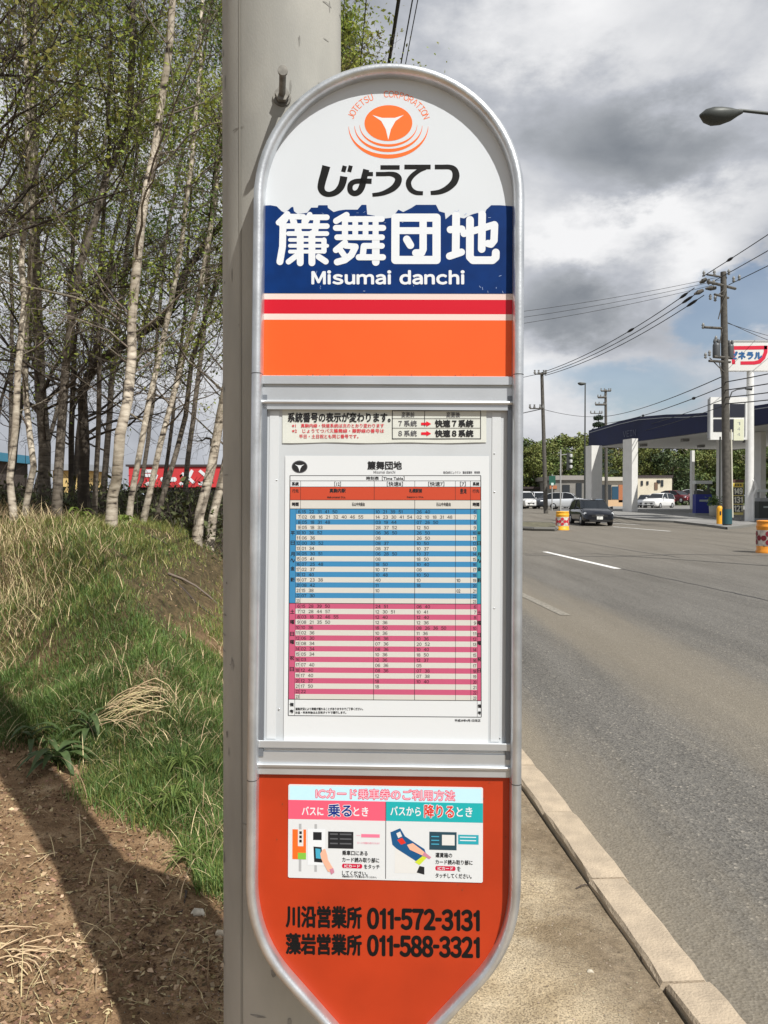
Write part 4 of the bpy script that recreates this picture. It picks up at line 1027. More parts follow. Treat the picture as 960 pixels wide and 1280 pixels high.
for i, (px, dz, beads) in enumerate(((878, 0, (.12,)), (893, -.15, ()), (911, -.3, ()))):
    a = ony(px, 346 + i * 5, yP); b = Vector((a.x + .3 + .2 * i, 6, a.z + .5 - .55 * i))
    wire(a, b, .35, .022, ['highest', 'middle', 'lowest'][i] + ' of three wires rising from the crossarm pole towards the top right', 'wires from the crossarm pole to the right', (.09,) if i == 0 else ())
    wire(ony(868 + 6 * i, 360 + i * 4.5, yP), ony((673, 677, 681)[i], 467 + i * 1.2, 60), .5, .024, ['upper', 'middle', 'lower'][i] + ' of three wires sloping left from the crossarm pole to the slim pole', 'wires from the crossarm pole to the left', (.05, .33 if i == 0 else .06))
for i in range(3):
    wire(ony(900, 346 + 4 * i, yP), th + Vector((-.5 + .7 * i, -.15, -.45 - .35 * i)), .5, .012, ['upper', 'middle', 'lower'][i] + ' of three thin wires crossing the dark cloud left of the crossarm pole', 'thin wires crossing the road')
for i, (y0, px1, py1) in enumerate(((471, 752, 521), (484, 748, 530), (500, 750, 541), (508, 742, 548))):
    wire(ony(902, y0, yP), ony(px1, py1, 92), .4, .028 if i < 2 else .02, ['highest', 'second', 'third', 'lowest'][i] + ' of four cables sagging over the canopy roof left of the crossarm pole', 'cables over the canopy', (.12, .45) if i == 1 else ())
for i, (y0, x1, z1) in enumerate(((478, 20.2, 8.1), (488, 20.4, 7.3), (497, 20.6, 6.6), (505, 20.9, 6.2))):
    wire(ony(905, y0, yP), Vector((x1, 6, z1)), .7, .028, ['highest', 'second', 'third', 'lowest'][i] + ' of four cables leaving the crossarm pole rightwards near the brand sign', 'cables in front of the brand sign')
wire(ony(905, 401, yP), ony(1050, 452, yP + 12), .25, .016, 'thin wire dropping from the crossarm pole just above the petrol brand sign', None)
wire(ony(909, 404, yP), ony(1050, 436, yP + 25), .25, .016, 'thin wire dropping to the right at the blue patch of sky beside the crossarm pole', None)
wire(tL + Vector((-.3, 0, -.1)), Vector((-3.5, 60, 8.6)), .3, .02, 'short wire leaving the slim pole towards the sign frame', None)
wire(tL + Vector((0, 0, -2.7)), Vector((-3.5, 60, 5.9)), .3, .03, 'low cable leaving the slim pole towards the sign frame at mid height', None)
wire(tL + Vector((0, 0, -2.7)), tM + Vector((0, 0, -3)), .3, .02, 'low cable between the slim pole and the far pole behind the canopy', None)
# the bundle overhead along the pavement
hx = .83
def over(y, X, z): return Vector((X - SL * y, y, z))
bun = [over(y, hx, 6.52 + .0009 * (y - 18) ** 2) for y in (-14, -6, 0, 4, 8, 12, 18, 24, 32, 40)]
g = G().use(CABLE); g.tube(bun, .020, 8)
for k in range(9):
    q = bun[3].lerp(bun[6], k / 8); g.tube([q + Vector((0, -.05, 0)), q + Vector((0, .05, 0))], .026, 8)
o = g.build('telephone_cable'); o['label'] = 'thick black bundled cable overhead, running away above the top of the sign'; o['category'] = 'cable'
for i, (dx, r, z) in enumerate(((.16, .008, 6.6), (.22, .006, 6.62), (-.35, .006, 6.4), (-.55, .005, 6.9))):
    g = G().use(CABLE); g.tube([over(y, hx + dx, z + .0009 * (y - 18) ** 2) for y in (-14, -6, 0, 6, 12, 18, 28, 40)], r, 5)
    o = g.build('thin_wire'); o['label'] = ['thin wire hugging the right side of the thick black cable', 'second thin wire to the right of the thick black cable', 'thin wire between the tree leaves and the thick black cable', 'thin wire passing in front of the leaves above the sign'][i]; o['category'] = 'wire'

# street lamps
LG_ = mat('lamp_grey', (.075, .08, .075), .5, .4)
def street_lamp(bx, by, H, armtip, arm_mid, label, hl=.75, r=.07, bz=ROADZ):
    o = empty('street_lamp', (bx, by, bz), label, 'street lamp')
    G().use(LG_).tube([(0, 0, -.2), (0, 0, H * .6), (0, 0, H)], [r * 1.3, r, r * .8], 10).build('pole', parent=o)
    tipv = Vector(armtip) - Vector((bx, by, bz)); mid = Vector(arm_mid) - Vector((bx, by, bz))
    p = [Vector((0, 0, H - .1)), Vector((0, 0, H - .1)).lerp(mid, .6) + Vector((0, 0, .12)), mid, tipv + (mid - tipv).normalized() * hl * .8]
    G().use(LG_).tube(p, [r * .55, r * .5, r * .42, r * .4], 8).build('arm', parent=o)
    d = (tipv - mid).normalized(); g = G().use(LG_); c = tipv - d * hl
    k = [0, .12, .3, .5, .7, .88, 1.0]; rr = [.04, .07, .13, .165, .17, .12, .02]
    g.tube([c + d * hl * t + Vector((0, 0, -.02 - .03 * math.sin(t * 3.1))) for t in k], [x * hl / .75 for x in rr], 12)
    for i in range(len(g.v)):
        a = g.v[i]; mz = (c + d * hl * .5).z
        if a[2] > mz: g.v[i] = (a[0], a[1], mz + (a[2] - mz) * .6)
    g.build('lamp_head', parent=o)
    g = G().use(mat('lamp_glass', (.10, .085, .05), .3)); cc = c + d * hl * .68 + Vector((0, 0, -.06 * hl / .75)); g.lathe([(.02, -.12 * hl / .75), (.09 * hl / .75, -.10 * hl / .75), (.14 * hl / .75, -.03), (.15 * hl / .75, 0)], cc, 12); g.build('lamp_bowl', parent=o)
a = ony(874.5, 143, 15.8)
street_lamp(9.9, 16.2, ony(980, 150, 16).z - ROADZ - .2, a, ony(925, 138, 15.8), 'street lamp reaching in from the right edge with a dark drooping head against the clouds', .84, .075)
a = ony(722, 478.5, 66); bx = ony(731, 600, 66).x
street_lamp(bx, 66, ony(731, 480, 66).z - .36, a, ony(731, 479, 66), 'slim distant street lamp left of the blue canopy', .7, .06, .34)

# traffic signal
TS = ony(700.5, 650, 58); TS.z = ROADZ + float(far_rise(58))
ts = empty('traffic_signal', TS, 'traffic signal seen side-on, on a thin pole behind the yellow drum', 'traffic signal')
g = G().use(mat('signal_pole', (.36, .36, .35), .6)); hz_ = ony(700, 562, 58).z - TS.z; g.tube([(0, 0, 0), (0, 0, hz_)], .055, 8); g.tube([(0, 0, hz_ - .4), (.75, 0, hz_ - .3)], .03, 6); g.build('pole', parent=ts)
SB = mat('signal_body', (.045, .05, .048), .5); SV = mat('signal_visor', (.55, .56, .54), .5)
G().use(SB).box((.62, .1, hz_ - .85), (.26, .35, 1.25)).build('signal_box', parent=ts)
for k in range(3): G().use(SV).lathe([(.10, 0), (.12, .16), (.10, .22)], (.72, -.12, hz_ - .55 - .4 * k), 8).build('visor', parent=ts)
bd = empty('direction_board', (ony(690, 640, 70).x, 70, .35), 'small dark green board on a thin post beside the slim utility pole', 'sign')
G().use(mat('signal_pole', (.36, .36, .35))).tube([(0, 0, 0), (0, 0, 3.2)], .05, 8).build('post', parent=bd); G().use(mat('board_green', (.02, .10, .07), .5)).box((0, -.08, 2.7), (.55, .05, .75)).build('board', parent=bd)
G().use(mat('lamp_white', (.6, .75, .7), .4)).box((0, -.12, 2.35), (.22, .03, .22)).build('pictogram', parent=bd)

# ------------------------------------------------------------------ petrol station
CONCF = mat('forecourt_concrete', (.27, .262, .25), .9, var=.12, vscale=.6, col2=(.20, .195, .185))
fp = [onz(x, y, 0) for x, y in ((700, 650), (745, 648.5), (800, 651.3), (842, 652.3), (880, 655), (908, 658.8), (925, 657), (945, 654.5), (985, 653), (1100, 652))]
edge = [(p.x, p.y) for p in fp]
g = G().use(CONCF); vs = []; rows = [0, .02, .06, .12, .2, .35, .6, 1.0]
for (x, y) in edge:
    for t in rows:
        Y = y + t * (150 - y); X = x * (1 + t * (150 - y) / y)
        vs.append((X, Y, ROADZ + float(far_rise(Y)) + .10 - .05 * t))
k = len(rows); g.add(vs, [(i * k + j, (i + 1) * k + j, (i + 1) * k + j + 1, i * k + j + 1) for i in range(len(edge) - 1) for j in range(k - 1)])
g.build('forecourt', kind='structure')
g = G().use(mat('kerb_far', (.17, .165, .15), .9))
vs = []
for (x, y) in edge: z = ROADZ + float(far_rise(y)); vs += [(x, y - .16, z - .02), (x, y - .14, z + .115), (x, y + .06, z + .125), (x, y + .08, z)]
g.add(vs, [(i * 4 + j, (i + 1) * 4 + j, (i + 1) * 4 + j + 1, i * 4 + j + 1) for i in range(len(edge) - 1) for j in range(3)]); g.build('forecourt_kerb', kind='structure')
# left traffic island
isl = [onz(*p, ROADZ) for p in ((640, 662), (668, 663.5), (694, 664), (700, 660), (690, 656.5), (660, 655.5), (640, 655))]
g = G().use(mat('island_soil', (.12, .11, .07), .95, var=.4, vscale=3)); n = len(isl); zt = ROADZ + .02
g.add([(p.x, p.y, ROADZ - .05) for p in isl] + [(p.x, p.y, ROADZ + .16) for p in isl], [tuple(range(n, 2 * n))] + [(i, (i + 1) % n, n + (i + 1) % n, n + i) for i in range(n)]); g.build('traffic_island', kind='structure')
g = G().use(mat('kerb_far', (.17, .165, .15)))
for i in range(n):
    a, b = isl[i], isl[(i + 1) % n]; g.tube([Vector((a.x, a.y, ROADZ + .1)), Vector((b.x, b.y, ROADZ + .1))], .10, 6, smooth=False)
g.build('island_kerb', kind='structure')

NAVYC = mat('canopy_navy', (.008, .013, .055), .55, spec=.3, var=.15, vscale=.4)
SOFF = mat('soffit_white', (.74, .74, .71), .6); CW_ = mat('column_white', (.72, .71, .68), .6, var=.04, vscale=2)
can = empty('station_canopy', (18.4, 72, .36), 'long navy blue petrol station canopy on white columns, curving out to the right edge', 'canopy')
A0 = Vector((18.4, 72)); Dn = Vector((3.9, -17.2)); nrm = Vector((14.3, 3.25)).normalized()
bz = 6.02 - .36
def cpnt(t, inn_, z): q = A0 + Dn * t + nrm * inn_; return (q.x - 18.4, q.y - 72, z)
ts_ = [0, .15, .3, .48, .7, .85, 1.0, 1.3, 1.7, 2.2]; tops = [7.55, 7.70, 7.85, 7.93, 7.72, 7.48, 7.33, 7.25, 7.22, 7.22]
g = G().use(NAVYC); vs = []
for t, zt in zip(ts_, tops): vs += [cpnt(t, 0, bz), cpnt(t, 0, zt - .36), cpnt(t, .35, zt - .36 - .02), cpnt(t, .35, bz)]
n = len(ts_); g.add(vs, [(i * 4 + j, (i + 1) * 4 + j, (i + 1) * 4 + (j + 1) % 4, i * 4 + (j + 1) % 4) for i in range(n - 1) for j in range(4)] + [(0, 1, 2, 3), tuple((n - 1) * 4 + j for j in (3, 2, 1, 0))])
g.add([cpnt(-.0, 0, bz), cpnt(-.0, 0, bz + .85), cpnt(0, 15, bz + .85), cpnt(0, 15, bz)], [(0, 1, 2, 3)]); g.add([cpnt(2.2, 0, bz), cpnt(2.2, 0, bz + .85), cpnt(2.2, 15, bz + .85), cpnt(2.2, 15, bz)], [(3, 2, 1, 0)])
g.add([cpnt(0, 15, bz), cpnt(0, 15, bz + .85), cpnt(2.2, 15, bz + .85), cpnt(2.2, 15, bz)], [(0, 1, 2, 3)]); g.build('fascia', parent=can)
g = G().use(mat('fascia_trim', (.30, .32, .36), .5)); vs = []
for t, zt in zip(ts_, tops): vs += [cpnt(t, -.04, zt - .36 - .26), cpnt(t, -.04, zt - .36 - .20)]
g.add(vs, [(2 * i, 2 * i + 2, 2 * i + 3, 2 * i + 1) for i in range(n - 1)]); g.build('trim_line', parent=can)
g = G().use(SOFF); g.add([cpnt(0.003, .3, bz + .03), cpnt(2.19, .3, bz + .03), cpnt(2.19, 14.9, bz + .03), cpnt(.003, 14.9, bz + .03)], [(0, 1, 2, 3)]); g.build('soffit', parent=can)
g = G().use(SOFF); g.add([cpnt(0.003, .3, bz + .6), cpnt(2.19, .3, bz + .6), cpnt(2.19, 14.9, bz + .6), cpnt(.003, 14.9, bz + .6)], [(3, 2, 1, 0)]); g.build('roof_deck', parent=can)
for t in (.28, .62, .98, 1.4):
    for q in (2.5, 8): G().use(mat('canopy_lamp', (.25, .25, .25), .5)).box(cpnt(t, q, bz - .08), (.5, .5, .2)).build('ceiling_lamp', parent=can)
# faded brand letters on the fascia
V, Fs = glyphs('VEIN', 2); lo = V.min(0); hi = V.max(0)
g = G().use(mat('fascia_letters', (.10, .11, .17), .6)); c0 = Vector(cpnt(.60, -.05, 0)); c0.z = 5.62; vs = []
for v in V:
    t = .345 + (v[0] - lo[0]) / (hi[0] - lo[0]) * .115; vs.append(cpnt(t, -.05, bz + .45 + (v[1] - lo[1]) / (hi[1] - lo[1]) * .5))
g.add(vs, Fs); g.build('lettering', parent=can)
def column(px, y, base_w, L0, zb=.36, tz=None):
    q = ony(px, 640, y); ang = math.atan2(3.25, 14.3)
    o = G().use(CW_); o.T = Matrix.Translation((q.x - 18.4, q.y - 72, 0)) @ Matrix.Rotation(ang * 1.0, 4, 'Z')
    o.box((-base_w / 2, L0 / 2, (bz + .02) / 2 - .05), (base_w, L0, bz - .06 + .1)); return o.build('column', parent=can)
column(752.5, 69, 1.0, 1.2); column(797, 61, .50, 1.35); column(908, 58, .36, .7); column(957, 55, .40, .9); column(868, 76, .3, .3)
# station kiosk, pumps
NAVB = mat('pump_blue', (.02, .03, .22), .4); PGY = mat('pump_grey', (.30, .31, .31), .5)
def pump(px, y, w, h, label, m1, m2, group=None):
    q = ony(px, 640, y); z = ROADZ + float(far_rise(y)) + .05
    o = empty('fuel_pump', (q.x, y, z), label, 'fuel pump', group)
    G().use(PGY).box((0, 0, .08), (w * 1.3, w, .16)).build('plinth', parent=o)
    G().use(m1).box((0, 0, .16 + h * .3), (w, w * .55, h * .6)).build('cabinet', parent=o)
    G().use(m2).box((0, 0, .16 + h * .66), (w * .86, w * .5, h * .12)).box((-w * .4, 0, .16 + h * .78), (.08, .2, h * .4)).box((w * .4, 0, .16 + h * .78), (.08, .2, h * .4)).build('frame', parent=o)
    G().use(mat('pump_top', (.55, .57, .55), .5)).box((0, 0, .16 + h * .98), (w * 1.05, w * .6, h * .1)).build('header', parent=o)
    G().use(mat('pump_screen', (.35, .40, .38), .3)).box((0, -w * .29, .16 + h * .40), (w * .55, .03, h * .06)).build('display', parent=o)
    G().use(CABLE).tube([(w * .4, -.2, .16 + h * .7), (w * .62, -.25, .16 + h * .4), (w * .5, -.25, .16 + h * .15), (w * .42, -.2, .16 + h * .45)], .025, 6).build('hose', parent=o)
    return o
pump(877.5, 56, 1.1, 2.2, 'blue fuel pump with a grey header, left of the dark utility pole', NAVB, mat('pump_dark', (.05, .055, .05), .5))
pump(958, 50, 1.3, 1.75, 'dark fuel pump at the right edge behind the white sign mast', mat('pump_dark', (.05, .055, .05)), PGY)
# planter in front of the second pump
q = ony(893, 640, 54); o = empty('planter', (q.x, 54, .2), 'small pale planter with a clipped green shrub beside the blue fuel pump', 'planter')
G().use(mat('planter_stone', (.42, .41, .36), .8)).lathe([(.25, 0), (.33, .1), (.36, .75), (.30, .78)], (0, 0, 0), 12).build('pot', parent=o)
P = rng.normal(size=(260, 3)) * [.22, .22, .2] + [0, 0, 1.0]; V, Fs = cards(P, .09); npmesh('foliage', V, Fs, mat('shrub_leaf', (.10, .17, .04), .6, island=.4), o)

# price board and brand sign on a white mast
yS = 48.5
mast = ony(936.5, 652, yS); zb = ROADZ + float(far_rise(yS)) + .08
o = empty('brand_sign', (mast.x, yS, zb), 'tall white mast carrying the red and white petrol brand sign and a price board', 'sign')
WM = mat('mast_white', (.76, .76, .74), .45, var=.05, vscale=3)
topz = ony(936, 460, yS).z - zb
G().use(WM).tube([(0, 0, 0), (0, 0, topz * .5), (0, 0, topz)], [.26, .24, .2], 16).build('mast', parent=o)
G().use(WM).tube([(.1, -.25, 0), (.1, -.25, 1.6), (.32, -.2, 2.0), (.2, -.18, 2.4), (0, -.15, 2.6)], [.09, .09, .1, .1, .08], 10).build('side_pipe', parent=o)
def loc(px, py, dy=0): q = ony(px, py, yS); return (q.x - mast.x, dy, q.z - zb)
def face(g, px0, py0, px1, py1, dy, th):
    a = loc(px0, py1); b = loc(px1, py0); return g.box(((a[0] + b[0]) / 2, dy, (a[2] + b[2]) / 2), (b[0] - a[0], th, b[2] - a[2]))
face(G().use(mat('sign_face', (.70, .69, .66), .4)), 903, 427, 974, 464, 0, .45).build('sign_box', parent=o)
face(G().use(mat('sign_rim', (.45, .45, .44), .4)), 902.6, 426.3, 974.4, 428, -.01, .5).build('sign_rim', parent=o)
REDS = mat('brand_red', (.62, .02, .05), .4)
def sw(pts, ws):
    g = G().use(REDS); P = [Vector(loc(*p)) for p in pts]; vs = []
    for i, q in enumerate(P):
        d = (P[min(i + 1, len(P) - 1)] - P[max(i - 1, 0)]).normalized(); nn = Vector((-d.z, 0, d.x)) * ws[i] * yS / F / 2; vs += [(q.x + nn.x, -.235, q.z + nn.z), (q.x - nn.x, -.235, q.z - nn.z)]
    g.add(vs, [(2 * i, 2 * i + 1, 2 * i + 3, 2 * i + 2) for i in range(len(P) - 1)]); return g
sw([(912.5, 435.8), (935, 435.6), (956.5, 435.2)], [4.6, 4.6, 4.6]).build('brand_stripe', parent=o)
sw([(955.2, 433), (954.8, 441), (952, 448), (947, 453), (941, 454.4), (930, 454.6), (923.5, 454.6)], [4.6, 4.6, 4.8, 5, 4.4, 4.2, 4.2]).build('brand_curve', parent=o)
sw([(914, 439), (915, 456)], [4, 4]).build('brand_hook', parent=o)
def otext(par, s, box, dy, m, bold=0.0, name='lettering'):
    V, Fs = glyphs(s, 3); lo = V.min(0); hi = V.max(0); a = loc(box[0], box[3]); b = loc(box[2], box[1]); g = G().use(m)
    for q, (dx, dz) in enumerate([(0, 0), (1, 0), (-1, 0), (0, 1), (0, -1)] if bold else [(0, 0)]):
        g.add([(a[0] + (v[0] - lo[0]) / (hi[0] - lo[0]) * (b[0] - a[0]) + dx * bold, dy - q * .001, a[2] + (v[1] - lo[1]) / (hi[1] - lo[1]) * (b[2] - a[2]) + dz * bold) for v in V], Fs)
    return g.build(name, parent=par)
otext(o, 'ゼネラル', (910.5, 440.5, 950, 449.5), -.236, mat('brand_blue', (.03, .12, .30), .4), .035)
# price board frame with dark panels
face(G().use(WM), 886, 497, 932, 550, -.1, .3).build('board_frame', parent=o)
DKP = mat('board_panel', (.03, .032, .045), .3); YP = mat('price_strip', (.72, .73, .55), .5)
for a in ((889.5, 505.5, 908, 522), (910, 505.5, 928, 522), (889.5, 524.5, 908, 540), (910, 524.5, 914.5, 540)): face(G().use(DKP), *a, -.26, .03).build('panel', parent=o)
face(G().use(YP), 914.5, 524.5, 927, 551, -.27, .05).build('price_strip', parent=o)
for i, ch in enumerate('144'): otext(o, ch, (919, 528 + i * 6.8, 922.6, 531.8 + i * 6.8), -.30, PGY, 0, 'digit')
face(G().use(mat('mast_grey', (.4, .41, .42), .5)), 884.8, 499, 886.2, 548, -.1, .35).build('side_bracket', parent=o)
face(G().use(mat('mast_grey', (.4, .41, .42), .5)), 928.5, 503, 929.5, 546, -.12, .35).build('side_bracket', parent=o)
# standing price board
yA = 50
o = empty('price_board', (ony(921.5, 640, yA).x, yA, .12), 'yellow-framed standing price board with black digits at the foot of the white mast', 'price board')
MA = o.location
def loc(px, py, dy=0): q = ony(px, py, yA); return (q.x - MA.x, dy, q.z - MA.z)
YF = mat('board_yellow', (.72, .62, .22), .5); WB_ = mat('board_white', (.75, .73, .60), .5)
face(G().use(YF), 914.5, 603, 928.8, 643.5, 0, .12).build('frame', parent=o)
face(G().use(mat('board_brown', (.10, .05, .04), .5)), 914.5, 599.5, 929, 603.2, 0, .16).build('top_bar', parent=o)
face(G().use(mat('board_gold', (.70, .50, .05), .5)), 916, 604.5, 928, 608.2, -.07, .02).build('header', parent=o)
for i, s in enumerate(('149', '131', '121')):
    face(G().use(DKP), 916, 609.3 + i * 10.8, 928, 618.8 + i * 10.8, -.07, .02).build('price_panel', parent=o)
    otext(o, s, (917.2, 610.3 + i * 10.8, 927.2, 617.6 + i * 10.8), -.085, WB_, .022, 'digits')
otext(o, '●●●', (917.5, 605.2, 926.5, 607.4), -.085, DKP, 0, 'mark')
for px in (916, 927): a = loc(px, 643); G().use(PGY).tube([(a[0], 0, a[2]), (a[0], 0, -.1)], .04, 6).build('leg', parent=o)
# yellow bollard guard by the pole
q = onz(899.5, 657, -.10)
o = empty('cable_guard', (q.x, q.y, ROADZ), 'yellow rounded guard standing at the left foot of the dark utility pole', 'bollard')
G().use(mat('guard_yellow', (.80, .38, .02), .45, var=.08, vscale=9)).lathe([(.165, 0), (.165, .95), (.14, 1.05), (.08, 1.12), (.01, 1.13)], (0, 0, 0), 16).build('guard', parent=o)
G().use(DKP).box((-.02, -.165, .72), (.07, .02, .22)).build('slot', parent=o)
G().use(LG_).tube([(.02, .05, 1.0), (.02, .05, 5.0)], .05, 8).build('riser_pipe', parent=o)

# yellow drums
def drum(px, py, y, label, top):
    q = onz(px, py, ROADZ); o = empty('traffic_drum', (q.x, q.y, ROADZ), label, 'traffic drum', 'yellow traffic drums on the road')
    YD = mat('drum_yellow_' + top, (.85, .42, .03) if top == 'a' else (.80, .30, .03), .45, var=.08, vscale=6)
    r = .31
    G().use(YD).lathe([(r * 1.06, 0), (r * 1.06, .06), (r, .08), (r, .70), (r * 1.03, .72), (r * 1.03, .76), (r * .98, .78), (r * .98, .86), (r * 1.02, .875), (r * 1.0, .90), (r * .85, .91)], (0, 0, 0), 28).build('body', parent=o)
    g = G().use(mat('drum_band', (.55, .50, .44) if top == 'a' else (.30, .27, .22), .5, var=.3, vscale=9)); g.lathe([(r * 1.012, .20), (r * 1.012, .64)], (0, 0, 0), 28, cap=False); g.build('reflective_band', parent=o)
    RD = mat('drum_red_' + top, (.55, .03, .05) if top == 'a' else (.22, .02, .03), .5)
    for k in range(5):
        az = math.atan2(-q.y, -q.x) + (k - 2) * 1.25
        for dx, dz in ((0, .12), (0, -.12), (.12, 0), (-.12, 0)):
            a2 = az + dx / r; g = G().use(RD); R2 = r * 1.025; c = Vector((math.cos(a2) * R2, math.sin(a2) * R2, .42 + dz)); tt_ = Vector((-math.sin(a2), math.cos(a2), 0))
            g.add([c + tt_ * .078 * math.cos(w) + Vector((0, 0, .078 * math.sin(w))) for w in [2 * math.pi * i / 10 for i in range(10)]], [tuple(range(10))]); g.build('red_dot', parent=o)
    return o
drum(703, 662.5, 38, 'bright yellow traffic drum on the tip of the island, in front of the dark car', 'a')
drum(960.5, 691, 22, 'larger orange-yellow traffic drum with a dull dotted band at the right edge of the road', 'b')

# ------------------------------------------------------------------ cars
TYRE = mat('tyre', (.015, .015, .016), .85); RIM = mat('rim', (.45, .46, .47), .35, .7); GLASS = mat('car_glass', (.012, .015, .018), .12, spec=.45); CHR = mat('chrome', (.6, .6, .6), .2, .9); HL = mat('headlight', (.75, .78, .8), .12, spec=.8); PLATE = mat('number_plate', (.78, .78, .74), .5); BLK = mat('black_trim', (.02, .02, .021), .5); TAIL = mat('tail_light', (.45, .01, .01), .2)
def car(x, y, rz, col, label, kind='hatch', rough=.22, z=None, metal=.3, group=None):
    zz_ = ROADZ + float(far_rise(y)) + .02 if z is None else z
    o = empty('parked_car' if kind != 'hatch0' else 'car', (x, y, zz_), label, 'car', group, rz)
    m = mat('car_paint_%d' % (abs(hash(col)) % 99999 if False else int(sum(c * k for c, k in zip(col, (1000, 10000, 100000))))), col, rough, metal, coat=.7 if max(col) < .03 else .35, spec=.3)
    # side profile, x forward from -2.1 to 2.1: lower body; and cabin
    if kind in ('hatch', 'hatch0'): Lh, W, sh, rf = 2.15, .87, .92, 1.49; cab = [(-2.0, .95), (-1.75, 1.32), (-1.2, 1.47), (-.1, 1.49), (.35, 1.42), (1.15, .98)]; hood = [(1.15, .98), (1.75, .86), (2.1, .68)]
    elif kind == 'suv': Lh, W, sh, rf = 2.25, .91, 1.05, 1.65; cab = [(-2.15, 1.05), (-2.0, 1.5), (-1.5, 1.63), (-.2, 1.65), (.3, 1.55), (.95, 1.12)]; hood = [(.95, 1.12), (1.75, 1.02), (2.2, .85)]
    else: Lh, W, sh, rf = 1.7, .74, 1.0, 1.8; cab = [(-1.68, 1.0), (-1.62, 1.7), (-1.4, 1.8), (.3, 1.8), (.7, 1.68), (1.25, 1.05)]; hood = [(1.25, 1.05), (1.5, .95), (1.68, .85)]
    # body: stations along x, each a rounded section
    top = sorted([(-Lh, sh * .82)] + [(-Lh + .12, sh * .98)] + [(cab[0][0] + .05, sh)] + hood)
    g = G().use(m); st = []
    xs_ = [-Lh, -Lh + .07, -Lh + .25, -1.3, -.5, .4, hood[0][0], hood[1][0], Lh - .2, Lh - .05, Lh]
    def topz_(x_):
        for (a, b), (c, d) in zip(top[:-1], top[1:]):
            if a <= x_ <= c: return b + (d - b) * (x_ - a) / (c - a + 1e-6)
        return top[0][1] if x_ < top[0][0] else top[-1][1]
    for x_ in xs_:
        e = min(1, (Lh - abs(x_)) / .35); w = W * (.80 + .20 * math.sqrt(max(0, e))); t = topz_(x_) * (1 if e > .1 else .93); b = .22 + (.12 if e < .2 else 0)
        st.append([(x_, -w * .93, b), (x_, -w, .38), (x_, -w, t - .28), (x_, -w * .95, t - .06), (x_, -w * .80, t), (x_, w * .80, t), (x_, w * .95, t - .06), (x_, w, t - .28), (x_, w, .38), (x_, w * .93, b)])
    n = 10; vs = [p for s_ in st for p in s_]
    g.add(vs, [(i * n + j, i * n + (j + 1) % n, (i + 1) * n + (j + 1) % n, (i + 1) * n + j) for i in range(len(xs_) - 1) for j in range(n)], True); g.add(st[0], [tuple(range(n))[::-1]]); g.add(st[-1], [tuple(range(n))]); g.build('body', parent=o)
    # cabin (glass house) and roof
    g = G().use(GLASS); vs = []
    for (x_, z_) in cab:
        f = (z_ - sh) / (rf - sh); w = W * (.93 - .17 * max(0, f)); vs += [(x_, -W * .93, sh - .05), (x_, -w, z_), (x_, w, z_), (x_, W * .93, sh - .05)]
    n = len(cab); g.add(vs, [(i * 4 + j, i * 4 + j + 1, (i + 1) * 4 + j + 1, (i + 1) * 4 + j) for i in range(n - 1) for j in range(3)] + [(0, 1, 2, 3), tuple((n - 1) * 4 + j for j in (3, 2, 1, 0))]); g.build('windows', parent=o)
    g = G().use(m); rr = cab[1:-1]; vs = []
    for (x_, z_) in rr:
        f = (z_ - sh) / (rf - sh); w = W * (.93 - .17 * max(0, f)); vs += [(x_, -w - .012, z_ - .06), (x_, -w + .03, z_ + .022), (x_, w - .03, z_ + .022), (x_, w + .012, z_ - .06)]
    k = len(rr); g.add(vs, [(i * 4 + j, i * 4 + j + 1, (i + 1) * 4 + j + 1, (i + 1) * 4 + j) for i in range(k - 1) for j in range(3)], True); g.build('roof', parent=o)
    g = G().use(m)
    for s in (-1, 1):
        for (a, b) in ((cab[-1], cab[-2]), (cab[0], cab[1])): g.tube([(a[0], s * W * .92, sh - .03), (b[0], s * W * .77, b[1] + .0)], .035, 5)
        g.tube([(-.55, s * W * .93, sh - .03), (-.5, s * W * .775, rf - .02)], .035, 5)
    g.build('pillar', parent=o)
    for s in (-1, 1):
        for x_ in (-Lh * .63, Lh * .62):
            wv = G().use(TYRE); wv.T = Matrix.Translation((x_, s * (W - .09), .31)) @ Matrix.Rotation(R(90), 4, 'X'); wv.lathe([(.20, -.10), (.30, -.10), (.315, -.07), (.315, .07), (.30, .10), (.20, .10)], (0, 0, 0), 18); wo = wv.build('wheel', parent=o)
            wv = G().use(RIM); wv.T = Matrix.Translation((x_, s * (W - .09), .31)) @ Matrix.Rotation(R(90), 4, 'X'); wv.lathe([(.01, -.105), (.19, -.103), (.21, -.08), (.21, .08), (.19, .103), (.01, .105)], (0, 0, 0), 14); wv.build('rim', parent=wo)
        zf = topz_(Lh - .25)
        G().use(HL).tube([(Lh - .10, s * W * .62, zf - .19), (Lh - .26, s * W * .86, zf - .12), (Lh - .5, s * W * .945, zf - .09)], [.08, .10, .04], 6).build('headlight', parent=o)
        G().use(TAIL).box((-Lh + .04, s * W * .80, sh - .22), (.08, .16, .28)).build('tail_light', parent=o)
        G().use(m).tube([(cab[-1][0] - .25, s * (W - .02), sh + .07), (cab[-1][0] - .25, s * (W + .17), sh + .09)], [.03, .09], 6).build('mirror', parent=o)
    G().use(BLK).box((Lh - .01, 0, .56), (.05, W * 1.0, .13)).box((Lh + .0, 0, .30), (.06, W * 1.3, .12)).build('grille', parent=o)
    G().use(CHR).box((Lh + .02, 0, .60), (.03, W * .5, .025)).build('badge_bar', parent=o)
    G().use(PLATE).box((Lh + .035, 0, .45), (.02, .33, .165)).build('number_plate', parent=o)
    return o
q = onz(727, 654.5, ROADZ); 
